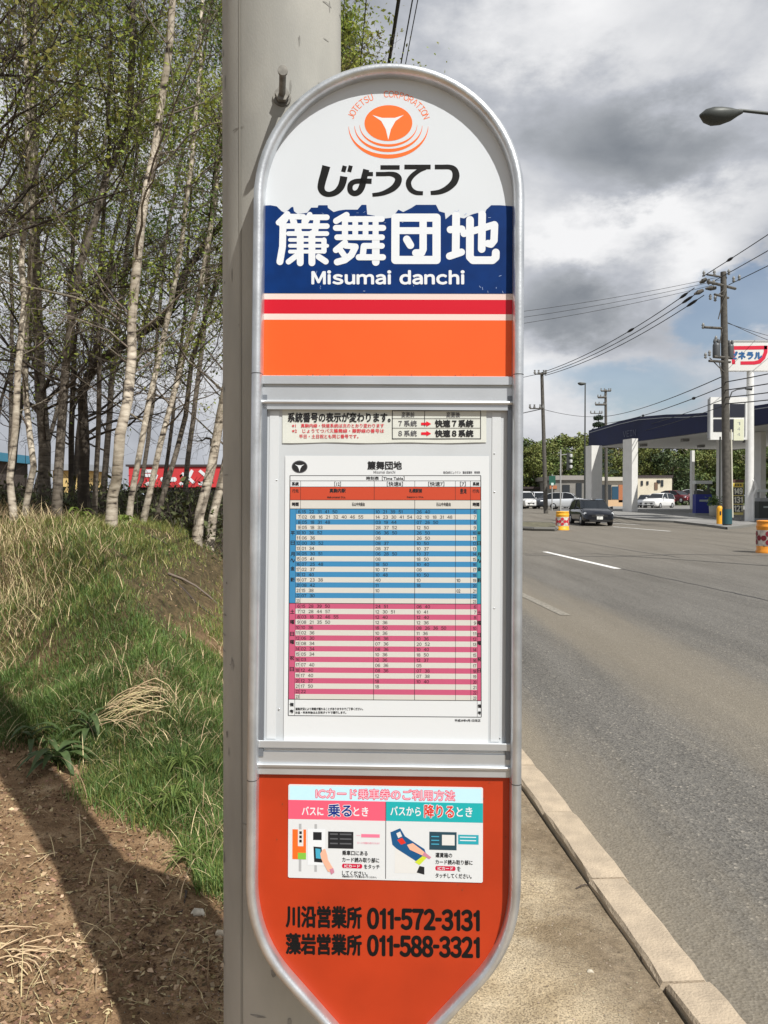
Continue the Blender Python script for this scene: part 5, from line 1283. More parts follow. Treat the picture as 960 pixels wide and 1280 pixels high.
dc = car(ony(738, 650, 46.5).x, 46.5, R(-91), (.008, .010, .016), 'dark blue hatchback with headlights towards us, driving out of the junction behind the yellow drum', 'hatch0', z=ROADZ + .01)
car(ony(823, 640, 87).x, 87, R(-100) + R(-35), (.70, .70, .69), 'white estate car parked facing us under the canopy, in front of the cream building', 'suv', metal=0)
car(ony(808, 640, 90).x, 90, R(-115), (.33, .34, .36), 'silver car half hidden to the left of the white estate car', 'hatch', metal=.6)
car(ony(857, 625, 98).x, 98, R(165), (.68, .69, .70), 'white pickup-like car standing far back under the canopy, right of the cream building', 'suv', metal=0, z=.9)
car(ony(846, 620, 97).x, 97, R(-60), (.12, .01, .015), 'dark red car behind the white one far back under the canopy', 'hatch', z=.95)
car(ony(655, 633, 84).x, 84, R(-75), (.70, .70, .69), 'white small van at the left end of the parked row, touching the sign frame', 'van', metal=0)
car(ony(671, 633, 88).x, 88, R(-80), (.65, .66, .68), 'white roofed small van, second in the parked row beyond the island', 'van', metal=0)
car(ony(688, 633, 84).x, 84, R(-150), (.05, .055, .065), 'dark wagon parked between the white van and the light car beyond the island', 'suv')
car(ony(711, 633, 80).x, 80, R(-20), (.66, .68, .70), 'light silver car whose roof shows above the dark blue hatchback', 'suv', metal=.2)

# ------------------------------------------------------------------ buildings behind
CREAM = mat('wall_cream', (.66, .60, .47), .8, var=.06, vscale=.8); GREYW = mat('wall_grey', (.22, .21, .19), .8, var=.15, vscale=.5); RFD = mat('roof_brown', (.06, .045, .045), .7); DARKW = mat('dark_glass', (.03, .035, .04), .15, spec=.7); BEI = mat('wall_beige', (.52, .47, .38), .8); ORW = mat('door_orange', (.42, .16, .07), .6); BLW = mat('banner_blue', (.02, .07, .12), .6)
def bld(px0, px1, pyt, y, depth, zb, label, wall, roof, parts, name='shop_building', thick=.35, eave=.3):
    a = ony(px0, pyt, y); b = ony(px1, pyt, y); o = empty(name, ((a.x + b.x) / 2, y, zb), label, 'building'); w = b.x - a.x; h = a.z - zb
    G().use(wall).box((0, depth / 2, h / 2), (w, depth, h)).build('wall', parent=o)
    G().use(roof).box((0, depth / 2, h + thick / 2), (w + eave * 2, depth + eave * 2, thick)).build('roof', parent=o)
    for nm, m, x0, y0, x1, y1 in parts:
        c = ony((x0 + x1) / 2, (y0 + y1) / 2, y); G().use(m).box((c.x - o.location.x, -.04, c.z - zb), ((x1 - x0) * y / F, .12, (y1 - y0) * y / F)).build(nm, parent=o)
    return o
bld(797, 840, 597, 106, 12, .36, 'cream flat-roofed building behind the white estate car under the canopy', CREAM, RFD, [('window', DARKW, 801, 601, 803.5, 607), ('window', DARKW, 808, 601.5, 810.5, 606), ('window', DARKW, 821, 600, 825, 604), ('mural', mat('mural_brown', (.18, .11, .07)), 818, 603, 822, 612), ('door', DARKW, 826, 600, 829, 608)], thick=.3, eave=.1)
bld(745, 797, 601, 107, 12, .36, 'low beige shop with an orange entrance between the two left canopy columns', BEI, mat('eave_pale', (.55, .52, .45), .7), [('window', DARKW, 752, 606, 764, 625), ('door', ORW, 773, 606, 779, 628), ('banner', BLW, 765, 608, 773, 624), ('low_wall', mat('wall_tan', (.62, .42, .25), .8), 757, 625, 784, 634), ('window', DARKW, 784, 606, 789, 624)], thick=.5, eave=.4)
bld(693, 738, 600, 108, 14, .36, 'long low grey building between the traffic signal and the first canopy column', GREYW, mat('eave_grey', (.30, .28, .26), .7), [('window', DARKW, 703, 606, 712, 622), ('door', DARKW, 720, 596 + 8, 727, 628), ('sign_panel', ORW, 687, 607, 696, 611)], thick=.6, eave=.3)
bld(640, 692, 611, 118, 12, .36, 'dark low shed behind the parked vans at the left of the junction', mat('shed_dark', (.09, .085, .07), .8, var=.3), RFD, [('window', DARKW, 660, 614, 672, 622)], thick=.3)

# left side, beyond the wood: noodle shop banner, houses, a car
RB = mat('banner_red', (.58, .045, .05), .6, var=.08, vscale=2)
yB = 30; a = ony(163, 583, yB); b = ony(342, 583, yB); zb = .1
o = empty('noodle_shop', ((a.x + b.x) / 2, yB, zb), 'dark low noodle shop with long red white-lettered fascia sign behind the birch trunks', 'building'); w = b.x - a.x; oh = Vector(o.location)
G().use(mat('shop_wall', (.05, .04, .035), .8, var=.3)).box((0, 3.2, (ony(0, 600, yB).z - zb) / 2), (w, 6, ony(0, 600, yB).z - zb)).build('wall', parent=o)
G().use(RB).box((0, .05, (ony(0, 583.5, yB).z + ony(0, 609, yB).z) / 2 - zb), (w + .1, .2, ony(0, 583.5, yB).z - ony(0, 609, yB).z)).build('fascia_sign', parent=o)
G().use(RFD).box((0, 3.1, ony(0, 582, yB).z - zb), (w + .3, 6.4, .08)).build('roof', parent=o)
def loc(px, py, dy=0): q = ony(px, py, yB); return (q.x - oh.x, dy, q.z - oh.z)
for ch, x0 in (('ラ', 179), ('ー', 202), ('メ', 225), ('ン', 249)): otext(o, ch, (x0, 588 if ch != 'ー' else 597.5, x0 + 18, 606 if ch != 'ー' else 601), -.06, LETW, .035, 'letter')
for x in (170, 200, 232, 262): face(G().use(mat('shop_window', (.05, .05, .05), .2)), x, 612, x + 18, 630, .16, .05).build('window', parent=o)
bld(-90, -8, 576, 42, 4, .1, 'dark house with a bright blue roof at the left edge behind the birches', mat('house_dark', (.06, .05, .045), .8, var=.3), mat('roof_blue', (.05, .22, .34), .5), [('window', CREAM, -30, 600, -12, 614)], 'house', thick=.45)
bld(66, 104, 588, 46, 4, .1, 'cream and yellow house seen low between the dark trunks', mat('house_yellow', (.66, .48, .20), .8), mat('roof_grey', (.35, .38, .42), .6), [('window', DARKW, 72, 600, 78, 615), ('window', CREAM, 95, 612, 102, 632), ('door', mat('house_white', (.66, .64, .58), .8), 82, 622, 103, 634)], 'house', thick=.35)
car(ony(166, 620, 26).x, 26, R(10), (.22, .27, .33), 'blue grey car parked beside the noodle shop behind the birches', 'hatch', z=.15 - .0)

# ------------------------------------------------------------------ trees on the bank
def bark(name, c1, c2, scale=5, thr=.5, dark=(.05, .04, .035)):
    m = bpy.data.materials.new(name); m.use_nodes = True; t = m.node_tree; lk = t.links.new; p = t.nodes['Principled BSDF']
    co = N('ShaderNodeTexCoord', t)
    mp_ = N('ShaderNodeMapping', t); mp_.inputs['Scale'].default_value = (1, 1, 3.2); lk(co.outputs['Object'], mp_.inputs[0])
    a = N('ShaderNodeTexNoise', t); a.inputs['Scale'].default_value = scale; a.inputs['Detail'].default_value = 5; lk(mp_.outputs[0], a.inputs[0])
    r = N('ShaderNodeValToRGB', t); lk(a.outputs['Fac'], r.inputs[0]); e = r.color_ramp.elements
    e[0].position = .33; e[0].color = (*dark, 1); e[1].position = .72; e[1].color = (*c1, 1); x = e.new(.44); x.color = (*c2, 1)
    lk(r.outputs[0], p.inputs['Base Color']); p.inputs['Roughness'].default_value = .85; p.inputs['Specular IOR Level'].default_value = .2
    b = N('ShaderNodeBump', t); b.inputs['Strength'].default_value = .6; b.inputs['Distance'].default_value = .01; lk(a.outputs['Fac'], b.inputs['Height']); lk(b.outputs[0], p.inputs['Normal'])
    return m
BW = bark('birch_bark', (.70, .63, .52), (.42, .36, .285), 7); BG = bark('grey_bark', (.22, .19, .155), (.12, .10, .08), 9); BD = bark('dark_bark', (.085, .07, .055), (.045, .037, .03), 9)
BR = mat('branch_bark', (.065, .052, .042), .85, island=.35, var=.0); BRL = mat('branch_pale', (.17, .14, .11), .85, island=.3)
LF1 = mat('spring_leaf', (.29, .34, .07), .55, island=.45, transl=.45, spec=.3); LF2 = mat('olive_leaf', (.24, .23, .06), .6, island=.45, transl=.4, spec=.3); LF3 = mat('deep_leaf', (.12, .19, .045), .6, island=.4, transl=.35, spec=.3)
def grow(base, path, r0, r1, seed, nb=48, blen=(.7, 2.1), z0=.9, leaf=3000, lsize=.030, lz=1.6, dens=1.0, droop=.1, bias=None, twigs=8):
    """branch sticks and leaf points round a trunk path (world coordinates relative to base)"""
    r = np.random.default_rng(seed); P = np.array(path); seg = np.linalg.norm(P[1:] - P[:-1], axis=1); cum = np.concatenate([[0], np.cumsum(seg)]); tot = cum[-1]
    A = []; B = []; RA = []; RB_ = []; tips = []
    zs = P[:, 2]
    for k in range(nb):
        for _ in range(8):
            s = r.uniform(.12, 1) * tot; i = min(np.searchsorted(cum, s) - 1, len(P) - 2); f = (s - cum[i]) / seg[i]; q = P[i] * (1 - f) + P[i + 1] * f
            if q[2] > z0: break
        else: continue
        az = r.uniform(0, 2 * math.pi)
        if bias is not None and r.random() < .4: az = bias + r.normal() * .5
        up = r.uniform(.25, 1.0); d = np.array([math.cos(az), math.sin(az), up]); d /= np.linalg.norm(d)
        ln = r.uniform(*blen) * (1.15 - .5 * s / tot); rr = (r0 * (1 - s / tot) + r1 * s / tot) * r.uniform(.22, .42); n = 7; pts = [q]
        for j in range(n):
            d = d + r.normal(size=3) * .17 + np.array([0, 0, .06 - droop * j / n]); d /= np.linalg.norm(d); pts.append(pts[-1] + d * ln / n)
        for j in range(n):
            A.append(pts[j]); B.append(pts[j + 1]); RA.append(rr * (1 - j / n) + .0018); RB_.append(rr * (1 - (j + 1) / n) + .0018)
        for m_ in range(int(twigs * 1.6)):
            j = r.integers(1, n + 1); q2 = pts[j]; d2 = d * .5 + r.normal(size=3) * .7 + np.array([0, 0, .15]); d2 /= np.linalg.norm(d2); l2 = ln * r.uniform(.18, .45); p2 = [q2]
            for u in range(4):
                d2 = d2 + r.normal(size=3) * .25; d2 /= np.linalg.norm(d2); p2.append(p2[-1] + d2 * l2 / 4)
                A.append(p2[-2]); B.append(p2[-1]); RA.append(.0032 - .0005 * u); RB_.append(.0028 - .0005 * u)
                if r.random() < .75:
                    d3 = r.normal(size=3); d3 /= np.linalg.norm(d3); e3 = p2[-1] + d3 * r.uniform(.06, .22); A.append(p2[-1]); B.append(e3); RA.append(.0018); RB_.append(.0012); tips.append(e3)
                tips.append(p2[-1])
    tips = np.array(tips) if tips else np.zeros((1, 3)); tl = tips[tips[:, 2] > lz]
    if len(tl) < 5: tl = tips
    wgt = np.clip((tl[:, 2] - lz) / 2.5 + .15, .1, 1); wgt /= wgt.sum()
    leaf = int(leaf * 1.7); cc = tl[r.choice(len(tl), max(12, leaf // 34), p=wgt)]; c = cc[r.integers(0, len(cc), leaf)] + r.normal(size=(leaf, 3)) * r.choice([.06, .12, .22], leaf, p=[.35, .4, .25])[:, None]
    return A, B, RA, RB_, c
def tree(label, px, d, r_px, barkm, seed, white=False, top_h=8.5, leafm=None, group=None, name='birch_tree', **kw):
    """px: picture points of the trunk from foot to top at distance d; the trunk continues above the picture"""
    r = random.Random(seed)
    foot = ony(px[0][0], px[0][1], d); base = Vector((foot.x, d, hz(foot.x, d)))
    pts = [ony(x, y, d + .12 * math.sin(i * 1.3 + seed)) for i, (x, y) in enumerate(px)]
    pts = [p for p in pts if p.z > base.z + .15]; P = [Vector((base.x, d, base.z - .15))] + pts
    lastd = (P[-1] - P[-2]).normalized()
    while P[-1].z < base.z + top_h:
        lastd = (lastd + Vector((r.uniform(-.12, .12), r.uniform(-.12, .12), .15))).normalized(); P.append(P[-1] + lastd * .7)
    # fine path
    Q = []
    for i in range(len(P) - 1):
        n = max(1, int((P[i + 1] - P[i]).length / .35))
        for k in range(n): Q.append(P[i].lerp(P[i + 1], k / n) + Vector((r.uniform(-1, 1), r.uniform(-1, 1), 0)) * .012)
    Q.append(P[-1]); Q = [q - base for q in Q]
    r0 = r_px[0] * .44 * d / F; rt = r_px[1] / 2 * d / F; n = len(Q); H = Q[-1].z
    def rad(z):
        f = z / H; return max(.008, r0 * (1 - f) ** .75 * .92 + .006 + (rt - r0) * 0)
    o = empty(name, base, label, 'tree', group)
    g = G().use(barkm); g.tube(Q, [rad(max(0, q.z)) * (1.25 if i == 0 else 1) for i, q in enumerate(Q)], 9); g.build('trunk', parent=o)
    A, B, RA, RB_, c = grow(None, [tuple(q) for q in Q], r0, .01, seed, **kw)
    V, Fs = prisms(A, B, np.array(RA), np.array(RB_)); npmesh('branches', V, Fs, BRL if white else BR, o)
    V, Fs = cards(c, kw.get('lsize', .022)); npmesh('foliage', V, Fs, leafm or LF1, o)
    return o
T = tree
z1c = lambda *p: [(x / 3.2, y / 3.2) for x, y in p]
T('slender white birch nearest the left edge, its foot in the dry grass', [(19, 648), (12, 599), (19, 536), (23, 458), (30, 380), (28, 330), (31, 265), (36, 200), (36, 160), (33, 60), (30, 0)], 8.0, (9, 5), BW, 1, True, nb=34, leaf=2600)
T('white birch just right of the leftmost one, bowed to the right near its foot', [(28, 655), (34, 625), (41, 583), (36, 545), (33, 500), (33, 411), (38, 330), (42, 240), (40, 100), (44, 0)], 8.6, (8, 4), BW, 2, True, nb=30, leaf=2000)
T('thick mottled birch trunk third from the left edge', [(58, 655), (56, 600), (55, 560), (50, 480), (47, 400), (44, 312), (42, 200), (40, 0)], 10.5, (18, 9), BG, 3, nb=46, leaf=3600)
T('brownish grey trunk with a red-brown foot, leaning right high up', [(70, 658), (74, 600), (77, 536), (81, 458), (89, 400), (101, 330), (118, 275), (132, 222), (149, 187), (162, 156), (164, 60), (166, 0)], 8.4, (13, 9), BG, 4, nb=44, leaf=4200, bias=0)
T('black forked trunk leaning strongly to the right in the middle of the wood', [(106, 660), (105, 600), (103, 490), (110, 470), (125, 452), (140, 440), (156, 430), (178, 415), (205, 400), (222, 368), (232, 340), (255, 305), (280, 275), (320, 230)], 9.4, (17, 9), BD, 5, nb=60, leaf=3600, blen=(.9, 2.4), name='alder_tree', leafm=LF2, bias=1.2, top_h=4.6)
T('thin straight trunk right beside the black leaning one', [(117, 655), (120, 600), (122, 552), (125, 458), (122, 380), (128, 280), (136, 180), (138, 0)], 8.8, (6.5, 4), BG, 6, nb=26, leaf=2200)
T('tall pale birch in the middle, bending right towards the top of the picture', [(138, 660), (142, 620), (145, 599), (150, 542), (159, 499), (164, 442), (166, 400), (170, 344), (178, 272), (184, 231), (194, 188), (206, 110), (211, 62), (216, 0)], 7.6, (15, 8), BW, 7, True, nb=44, leaf=4200)
T('slim pale trunk left of the dark window of the noodle shop sign', [(159, 672), (165, 620), (178, 555), (187, 505), (200, 442), (214, 380), (228, 300), (240, 200), (250, 80), (252, 0)], 8.8, (8, 5), BW, 8, True, nb=32, leaf=4600, leafm=LF3)
T('slim grey birch crossing the first letters of the red sign', [(176, 670), (187, 614), (200, 555), (219, 489), (234, 427), (246, 380), (262, 300), (274, 200), (280, 80)], 9.2, (8, 5), BW, 9, True, nb=34, leaf=4200)
T('thin dark stem crossing the red sign before its third letter', [(191, 674), (203, 624), (219, 567), (231, 520), (240, 450), (262, 380), (280, 320), (300, 200), (310, 0)], 9.8, (7, 4), BG, 10, nb=30, leaf=3600)
T('sturdy white birch leaning right, left one of the pair beside the concrete pole', [(244, 672), (250, 645), (266, 580), (275, 520), (284, 470), (296, 400), (310, 300), (330, 150), (345, 0)], 9.5, (14, 8), BW, 11, True, nb=40, leaf=5200)
T('sturdy white birch, right one of the leaning pair beside the concrete pole', [(259, 674), (266, 645), (280, 592), (290, 540), (303, 470), (330, 350), (360, 200), (380, 60)], 9.9, (12, 7), BW, 12, True, nb=40, leaf=5200)
T('thin black trunk low between the two houses seen through the wood', [(93, 650), (90, 600), (89, 540), (93, 450), (88, 380), (92, 250), (97, 120), (100, 0)], 11.5, (8, 5), BD, 13, nb=34, leaf=2600, name='alder_tree')
T('pale grey trunk rising from the undergrowth just right of the brown-footed one', [(128, 655), (130, 600), (134, 560), (140, 480), (148, 400), (160, 300), (172, 180), (180, 0)], 12.5, (9, 6), BG, 14, nb=34, leaf=3200)
T('spreading dark tree at the far left whose long level boughs cross the upper left corner', [(-34, 660), (-30, 560), (-24, 460), (-22, 380), (-14, 250), (-10, 120), (-6, 0)], 7.6, (17, 10), BD, 15, nb=46, leaf=2600, blen=(1.2, 2.6), name='alder_tree', leafm=LF2, bias=.25, z0=1.6, lz=2.6)
# the thinner wood behind
br_ = random.Random(21)
for i in range(8):
    x0 = -35 + 38 * i + br_.uniform(-6, 6); d = br_.uniform(13, 21)
    pts = [(x0, 660)]; x = x0; lean = br_.uniform(.04, .34)
    for y in (600, 500, 400, 300, 200, 100, 0): x += lean * 100 + br_.uniform(-9, 9); pts.append((x, y))
    T('slender tree of the thin wood behind the bank birches', pts, d, (br_.uniform(4.5, 7.5), 4), BG if i % 3 else BD, 40 + i, nb=44, leaf=3300, blen=(1.0, 2.8), top_h=13, lsize=.034, lz=2.6, z0=1.8, leafm=(LF2, LF1, LF3)[i % 3], group='slender trees of the thin wood behind the birches', name='woodland_tree', twigs=5)
wood = [o for o in COL.objects if o.name.startswith('woodland_tree')]
for i in range(18):  # unseen copies added left of the view to cut sky light on the pole
    c = copy_tree(wood[i % len(wood)]); yy = (-9, -6.5, -4, -1.5, 1, 3.5, 6, 8.5, 11)[i % 9] + br_.uniform(-.8, .8); xx = (-4.6, -7.5)[i // 9] + br_.uniform(-.5, .5) - SL * yy
    c.location = (xx, yy, hz(xx, yy)); c.rotation_euler = (0, 0, br_.uniform(0, 6.28)); c['label'] = 'tree of the wood beyond the left edge, outside the photograph'; c['group'] = 'trees of the wood left of the view'
T('leafy tree whose light green crown shows over the sign, right of the concrete pole', [(372, 640), (376, 500), (388, 380), (400, 260), (412, 150), (420, 60), (424, -60)], 11.0, (12, 8), BG, 33, nb=70, leaf=5200, blen=(.35, .75), top_h=8.6, lsize=.036, lz=3.6, z0=3.9, droop=.05, twigs=6, leafm=LF1)

# ------------------------------------------------------------------ undergrowth
def points_in(n, ymin, ymax, xl, xr, power=1.6, seed=1):
    r = np.random.default_rng(seed); u = r.random(n); y = (ymin ** (1 - power) + u * (ymax ** (1 - power) - ymin ** (1 - power))) ** (1 / (1 - power)); x = r.uniform(xl, xr, n) * y
    return x, y, r
def blades(x, y, h, w, lean, r, segs=2, curl=.5):
    n = len(x); z = hgt(x, y); az = r.uniform(0, 2 * math.pi, n); dx, dy = np.cos(az), np.sin(az); sx, sy = -dy, dx
    V = np.zeros((n, 2 * segs + 1, 3))
    for k in range(segs + 1):
        f = k / segs; off = lean * h * f ** (1 + curl); zz = z - .01 + h * f * np.sqrt(np.clip(1 - (lean * f) ** 2 * .6, .1, 1)); ww = w * (1 - f * .75) / 2
        if k < segs:
            V[:, 2 * k] = np.stack([x + dx * off - sx * ww, y + dy * off - sy * ww, zz], 1); V[:, 2 * k + 1] = np.stack([x + dx * off + sx * ww, y + dy * off + sy * ww, zz], 1)
        else: V[:, 2 * k] = np.stack([x + dx * off, y + dy * off, zz], 1)
    b = (np.arange(n) * (2 * segs + 1))[:, None]; Fs = []
    for k in range(segs - 1): Fs += [b + np.array([2 * k, 2 * k + 1, 2 * k + 3]), b + np.array([2 * k, 2 * k + 3, 2 * k + 2])]
    k = segs - 1; Fs.append(b + np.array([2 * k, 2 * k + 1, 2 * k + 2]))
    return V.reshape(-1, 3), np.concatenate(Fs)
GRASS = mat('grass_blade', (.125, .195, .052), .5, island=.5, transl=.3, spec=.3, var=.35, vscale=1.6)
GRASSY = mat('grass_yellow', (.28, .29, .08), .6, island=.35, transl=.3)
STRAW = mat('dry_straw', (.56, .45, .26), .7, island=.35, spec=.2); STRAWD = mat('old_straw', (.26, .19, .11), .8, island=.4, spec=.2)
LITTER = mat('leaf_litter', (.27, .18, .105), .8, island=.5, spec=.2)
def cover(x, y):
    s1, s2 = bank_s(x, y); s = np.minimum(s1 + .38, s2 * 1.1 + .30)
    tuft = vn(x * 3.3, y * 3.3) + .5 * vn(x * 8, y * 8 + 20)
    c = sstep(-.02, .22, s + tuft * .18)
    bare = np.exp(-((s1 - .70) / .38) ** 2) * sstep(5.0, 5.7, y) * .98
    return np.clip(c * (1 - bare), 0, 1), tuft, s1, s2
def sown(n, ymin, ymax, seed, power=1.7, xl=-.64, xr=-.12):
    x, y, r = points_in(n, ymin, ymax, xl, xr, power, seed); c, t, s1, s2 = cover(x, y); return x, y, r, c, t, s1, s2
x, y, r, c, t, s1, s2 = sown(420000, 2.2, 13, 3)
keep = (r.random(len(x)) < c * np.clip(.95 + t * 1.6 - .5 * (vn(x * 1.9 + 11, y * 1.9) > .24), .10, 1)) & (lat(x, y) < -.15); x, y, t = x[keep], y[keep], t[keep]
h = (.028 + .048 * r.random(len(x)) ** 1.5 + .05 * np.clip(t, 0, 1)) * (1 + .25 * (y > 7)); w = .0028 + .0011 * y / 3
V, Fs = blades(x, y, h, w, r.uniform(.15, .95, len(x)), r); yel = sstep(4.5, 8.0, y[Fs[:, 0] // 5]) * .6 + .12
# green and yellowish blades as two lawns
fb = (Fs[:, 0] // 5); rb = r.random(len(x)) < np.clip(sstep(4.6, 8.0, y) * .60 + .03 + .15 * (vn(x * 1.5 + 70, y * 1.5) > .08), 0, 1)
def sub(V, Fs, sel, per):
    idx = np.where(sel)[0]; Vn = V.reshape(-1, per, 3)[idx].reshape(-1, 3); m_ = np.full(len(sel), -1); m_[idx] = np.arange(len(idx)); f = Fs[sel[Fs[:, 0] // per]]; b = f[:, 0] // per
    return Vn, f - (b * per)[:, None] + (m_[b] * per)[:, None]
o = npmesh('grass', *sub(V, Fs, ~rb, 5), GRASS, kind='stuff'); o['label'] = 'short green grass covering the bank left of the pole'
o = npmesh('grass', *sub(V, Fs, rb, 5), GRASSY, kind='stuff'); o['label'] = 'yellow green grass towards the top of the bank'
# straw among the grass, thick at the upper left
x, y, r, c, t, s1, s2 = sown(46000, 2.0, 12, 5, 1.4)
left = sstep(-.30, -.52, x / y) * sstep(4.6, 6.2, y)
keep = (r.random(len(x)) < (.10 + .22 * (vn(x * 2.1, y * 2.1 + 33) > .14) + .8 * left) * (.05 + .95 * c)) & (lat(x, y) < -.25); x, y = x[keep], y[keep]; left = left[keep]
h = .06 + .13 * r.random(len(x)) ** 2 + left * .25 * r.random(len(x)); lean = np.clip(r.uniform(.7, 1.25, len(x)) - left * .3, .2, 1.25)
V, Fs = blades(x, y, h, .003 + .0010 * y / 3, lean, r, segs=4, curl=.6); sel = r.random(len(x)) < .6
o = npmesh('dry_grass', *sub(V, Fs, sel, 9), STRAW, kind='stuff'); o['label'] = 'pale dry straw lying through the grass'
o = npmesh('dry_grass', *sub(V, Fs, ~sel, 9), STRAWD, kind='stuff'); o['label'] = 'older brown straw matted through the grass'
# lying stalks on the bare soil
x, y, r = points_in(800, 1.7, 9, -.66, -.05, 1.5, 8); k = lat(x, y) < -.15; x, y = x[k], y[k]; n = len(x); az = r.uniform(0, 6.28, n); ln = .02 + .07 * r.random(n) ** 2.2; A = np.stack([x, y, hgt(x, y) + .004], 1); pts = [A]
cur = r.normal(size=n) * .25
for k in range(1, 5):
    a2 = az + cur * k * .4; q = pts[-1] + np.stack([np.cos(a2), np.sin(a2), 0 * x], 1) * (ln / 4)[:, None]; q[:, 2] = hgt(q[:, 0], q[:, 1]) + .004 + .008 * r.random(n); pts.append(q)
A = np.concatenate(pts[:-1]); B = np.concatenate(pts[1:]); V, Fs = prisms(A, B, .0016, .0013); o = npmesh('straw_litter', V, Fs, STRAW, kind='stuff'); o['label'] = 'short straw pieces scattered on the bare soil'
# a bent sheaf of dead straw in the grass
q0 = onz(150, 878, .35); g = G().use(STRAW); rr = random.Random(5)
for k in range(44):
    a = Vector((q0.x + rr.uniform(-.13, .03), q0.y + rr.uniform(-.06, .10), 0)); ln = rr.uniform(.15, .36); az = rr.gauss(-.12, .16); up = rr.uniform(.02, .07); p = []
    for i in range(6):
        f = i / 5; xx = a.x + ln * f * math.cos(az); yy = a.y + ln * f * math.sin(az) * .8; p.append((xx, yy, hz(xx, yy) + .03 + up * math.sin(math.pi * min(1, f * .9 + .1)) - .02 * f))
    g.tube(p, .0018, 4, cap=False)
o = g.build('straw_sheaf'); o['label'] = 'bent sheaf of pale dead straw lying in the green grass'; o['category'] = 'dry grass'
# fallen leaves and soil crumbs
def litter(n, ymin, ymax, size, m, lab, seed, dens, xl=-.68, xr=-.02, up=.004, aspect=1.2):
    x, y, r = points_in(n, ymin, ymax, xl, xr, 1.6, seed); k = r.random(len(x)) < dens(x, y); x, y = x[k], y[k]; P = np.stack([x, y, hgt(x, y) + up], 1)
    V, Fs = cards(P, size, aspect, .70, r); o = npmesh('leaf_litter', V, Fs, m, kind='stuff'); o['label'] = lab
dn = lambda x, y: .55 * np.where(lat(x, y) < -.2, np.clip(1.0 - cover(x, y)[0] * .75, 0, 1) * np.clip(.40 + 2.0 * vn(x * 3, y * 3 + 5) + .75 * sstep(-.2, -.75, lat(x, y)), .03, 1), 0)
litter(34000, 1.7, 12, .0075, LITTER, 'brown dead leaves on the bare soil', 12, dn)
litter(5000, 1.7, 12, .0115, mat('leaf_tan', (.45, .34, .21), .7, island=.4, spec=.2), 'tan curled leaves on the bare soil', 13, dn)
litter(16000, 1.7, 9, .006, mat('soil_crumb', (.11, .07, .042), .95, island=.4), 'dark crumbs of soil', 14, dn)
# gravel on the pavement
x, y, r = points_in(24000, 1.5, 9, -.34, .62, 1.9, 15); k = (lat(x, y) > -.55) & (lat(x, y) < .95) & (r.random(len(x)) < np.clip(.35 + vn(x * 4, y * 4) * 1.5 + .5 * (lat(x, y) > .72), .05, 1)); x, y = x[k], y[k]; n = len(x); s = (.0012 + .0035 * r.random(n) ** 4)[:, None]
P = np.stack([x, y, hgt(x, y) + .001], 1); off = np.array([[1, 0, 0], [-.3, .9, 0], [-.8, -.6, 0], [.1, 0, .8]]); ang = r.uniform(0, 6.28, n); ca, sa = np.cos(ang), np.sin(ang)
V = np.stack([np.stack([P[:, 0] + (o_[0] * ca - o_[1] * sa) * s[:, 0], P[:, 1] + (o_[0] * sa + o_[1] * ca) * s[:, 0], P[:, 2] + o_[2] * s[:, 0]], 1) for o_ in off], 1).reshape(-1, 3); b = (np.arange(n) * 4)[:, None]
o = npmesh('gravel', V, np.concatenate([b + np.array(q) for q in ((0, 1, 3), (1, 2, 3), (2, 0, 3))]), mat('gravel_stone', (.30, .25, .185), .9, island=.5), kind='stuff'); o['label'] = 'fine gravel and grit on the sandy pavement'
# loose stones on the soil, each a thing
for i, (px, py, s, c_, lab) in enumerate(((276, 1178, .018, (.55, .47, .36), 'pale flat stone on the bare soil close to the pole'), (266, 1123, .012, (.6, .53, .45), 'small pale pebble near the pole, above the flat stone'), (248, 1156, .022, (.60, .54, .44), 'whitish splinter of wood-like stone on the bare soil'), (738, 1216, .009, (.5, .45, .36), 'small pale pebble lying in the wheel-like track of the pavement'), (806, 1196, .014, (.10, .08, .06), 'dark chip of stone beside the broken kerb edge'))):
    q = onz(px, py, 0); q.z = hz(q.x, q.y); r_ = random.Random(i); g = G().use(mat('stone_%d' % i, c_, .8, var=.2, vscale=60))
    g.tube([q + Vector((-s, 0, 0)), q + Vector((-s * .5, s * .2, s * .25)), q + Vector((s * .4, s * .1, s * .3)), q + Vector((s, -s * .2, 0))], [s * .3, s * .7, s * .6, s * .2], 7); o = g.build('stone'); o['label'] = lab; o['category'] = 'stone'
# a leafy weed with long pointed leaves and a smaller one higher up
WEED = mat('weed_leaf', (.075, .115, .04), .5, var=.2, vscale=20, transl=.25); WEEDL = mat('weed_leaf_light', (.18, .24, .05), .5, var=.2, vscale=20, transl=.3)
def weed(px, py, h0, n, ln, wd, label, m, seed, up=.5):
    q = onz(px, py, h0); q.z = hz(q.x, q.y); r = random.Random(seed); o = empty('leafy_weed', q, label, 'plant')
    for k in range(n):
        az = k * 2.4 + r.uniform(-.3, .3); L0 = ln * r.uniform(.6, 1.1); el = up * r.uniform(.5, 1.3); g = G().use(m); vs = []; zst = r.uniform(.01, .09) if up < 1.3 else 0; d = Vector((math.cos(az), math.sin(az), 0)); s = Vector((-d.y, d.x, 0))
        for i in range(7):
            f = i / 6; c = d * L0 * f + Vector((0, 0, zst + L0 * (el * f - (el * .9 + .25) * f * f))); w_ = wd * math.sin(math.pi * (f * .93 + .05)) ** .8
            vs += [c - s * w_ + Vector((0, 0, w_ * .35)), c, c + s * w_ + Vector((0, 0, w_ * .35))]
        g.add(vs, [(3 * i + j, 3 * i + j + 1, 3 * i + j + 4, 3 * i + j + 3) for i in range(6) for j in range(2)], True); g.build('leaf', parent=o)
    return o
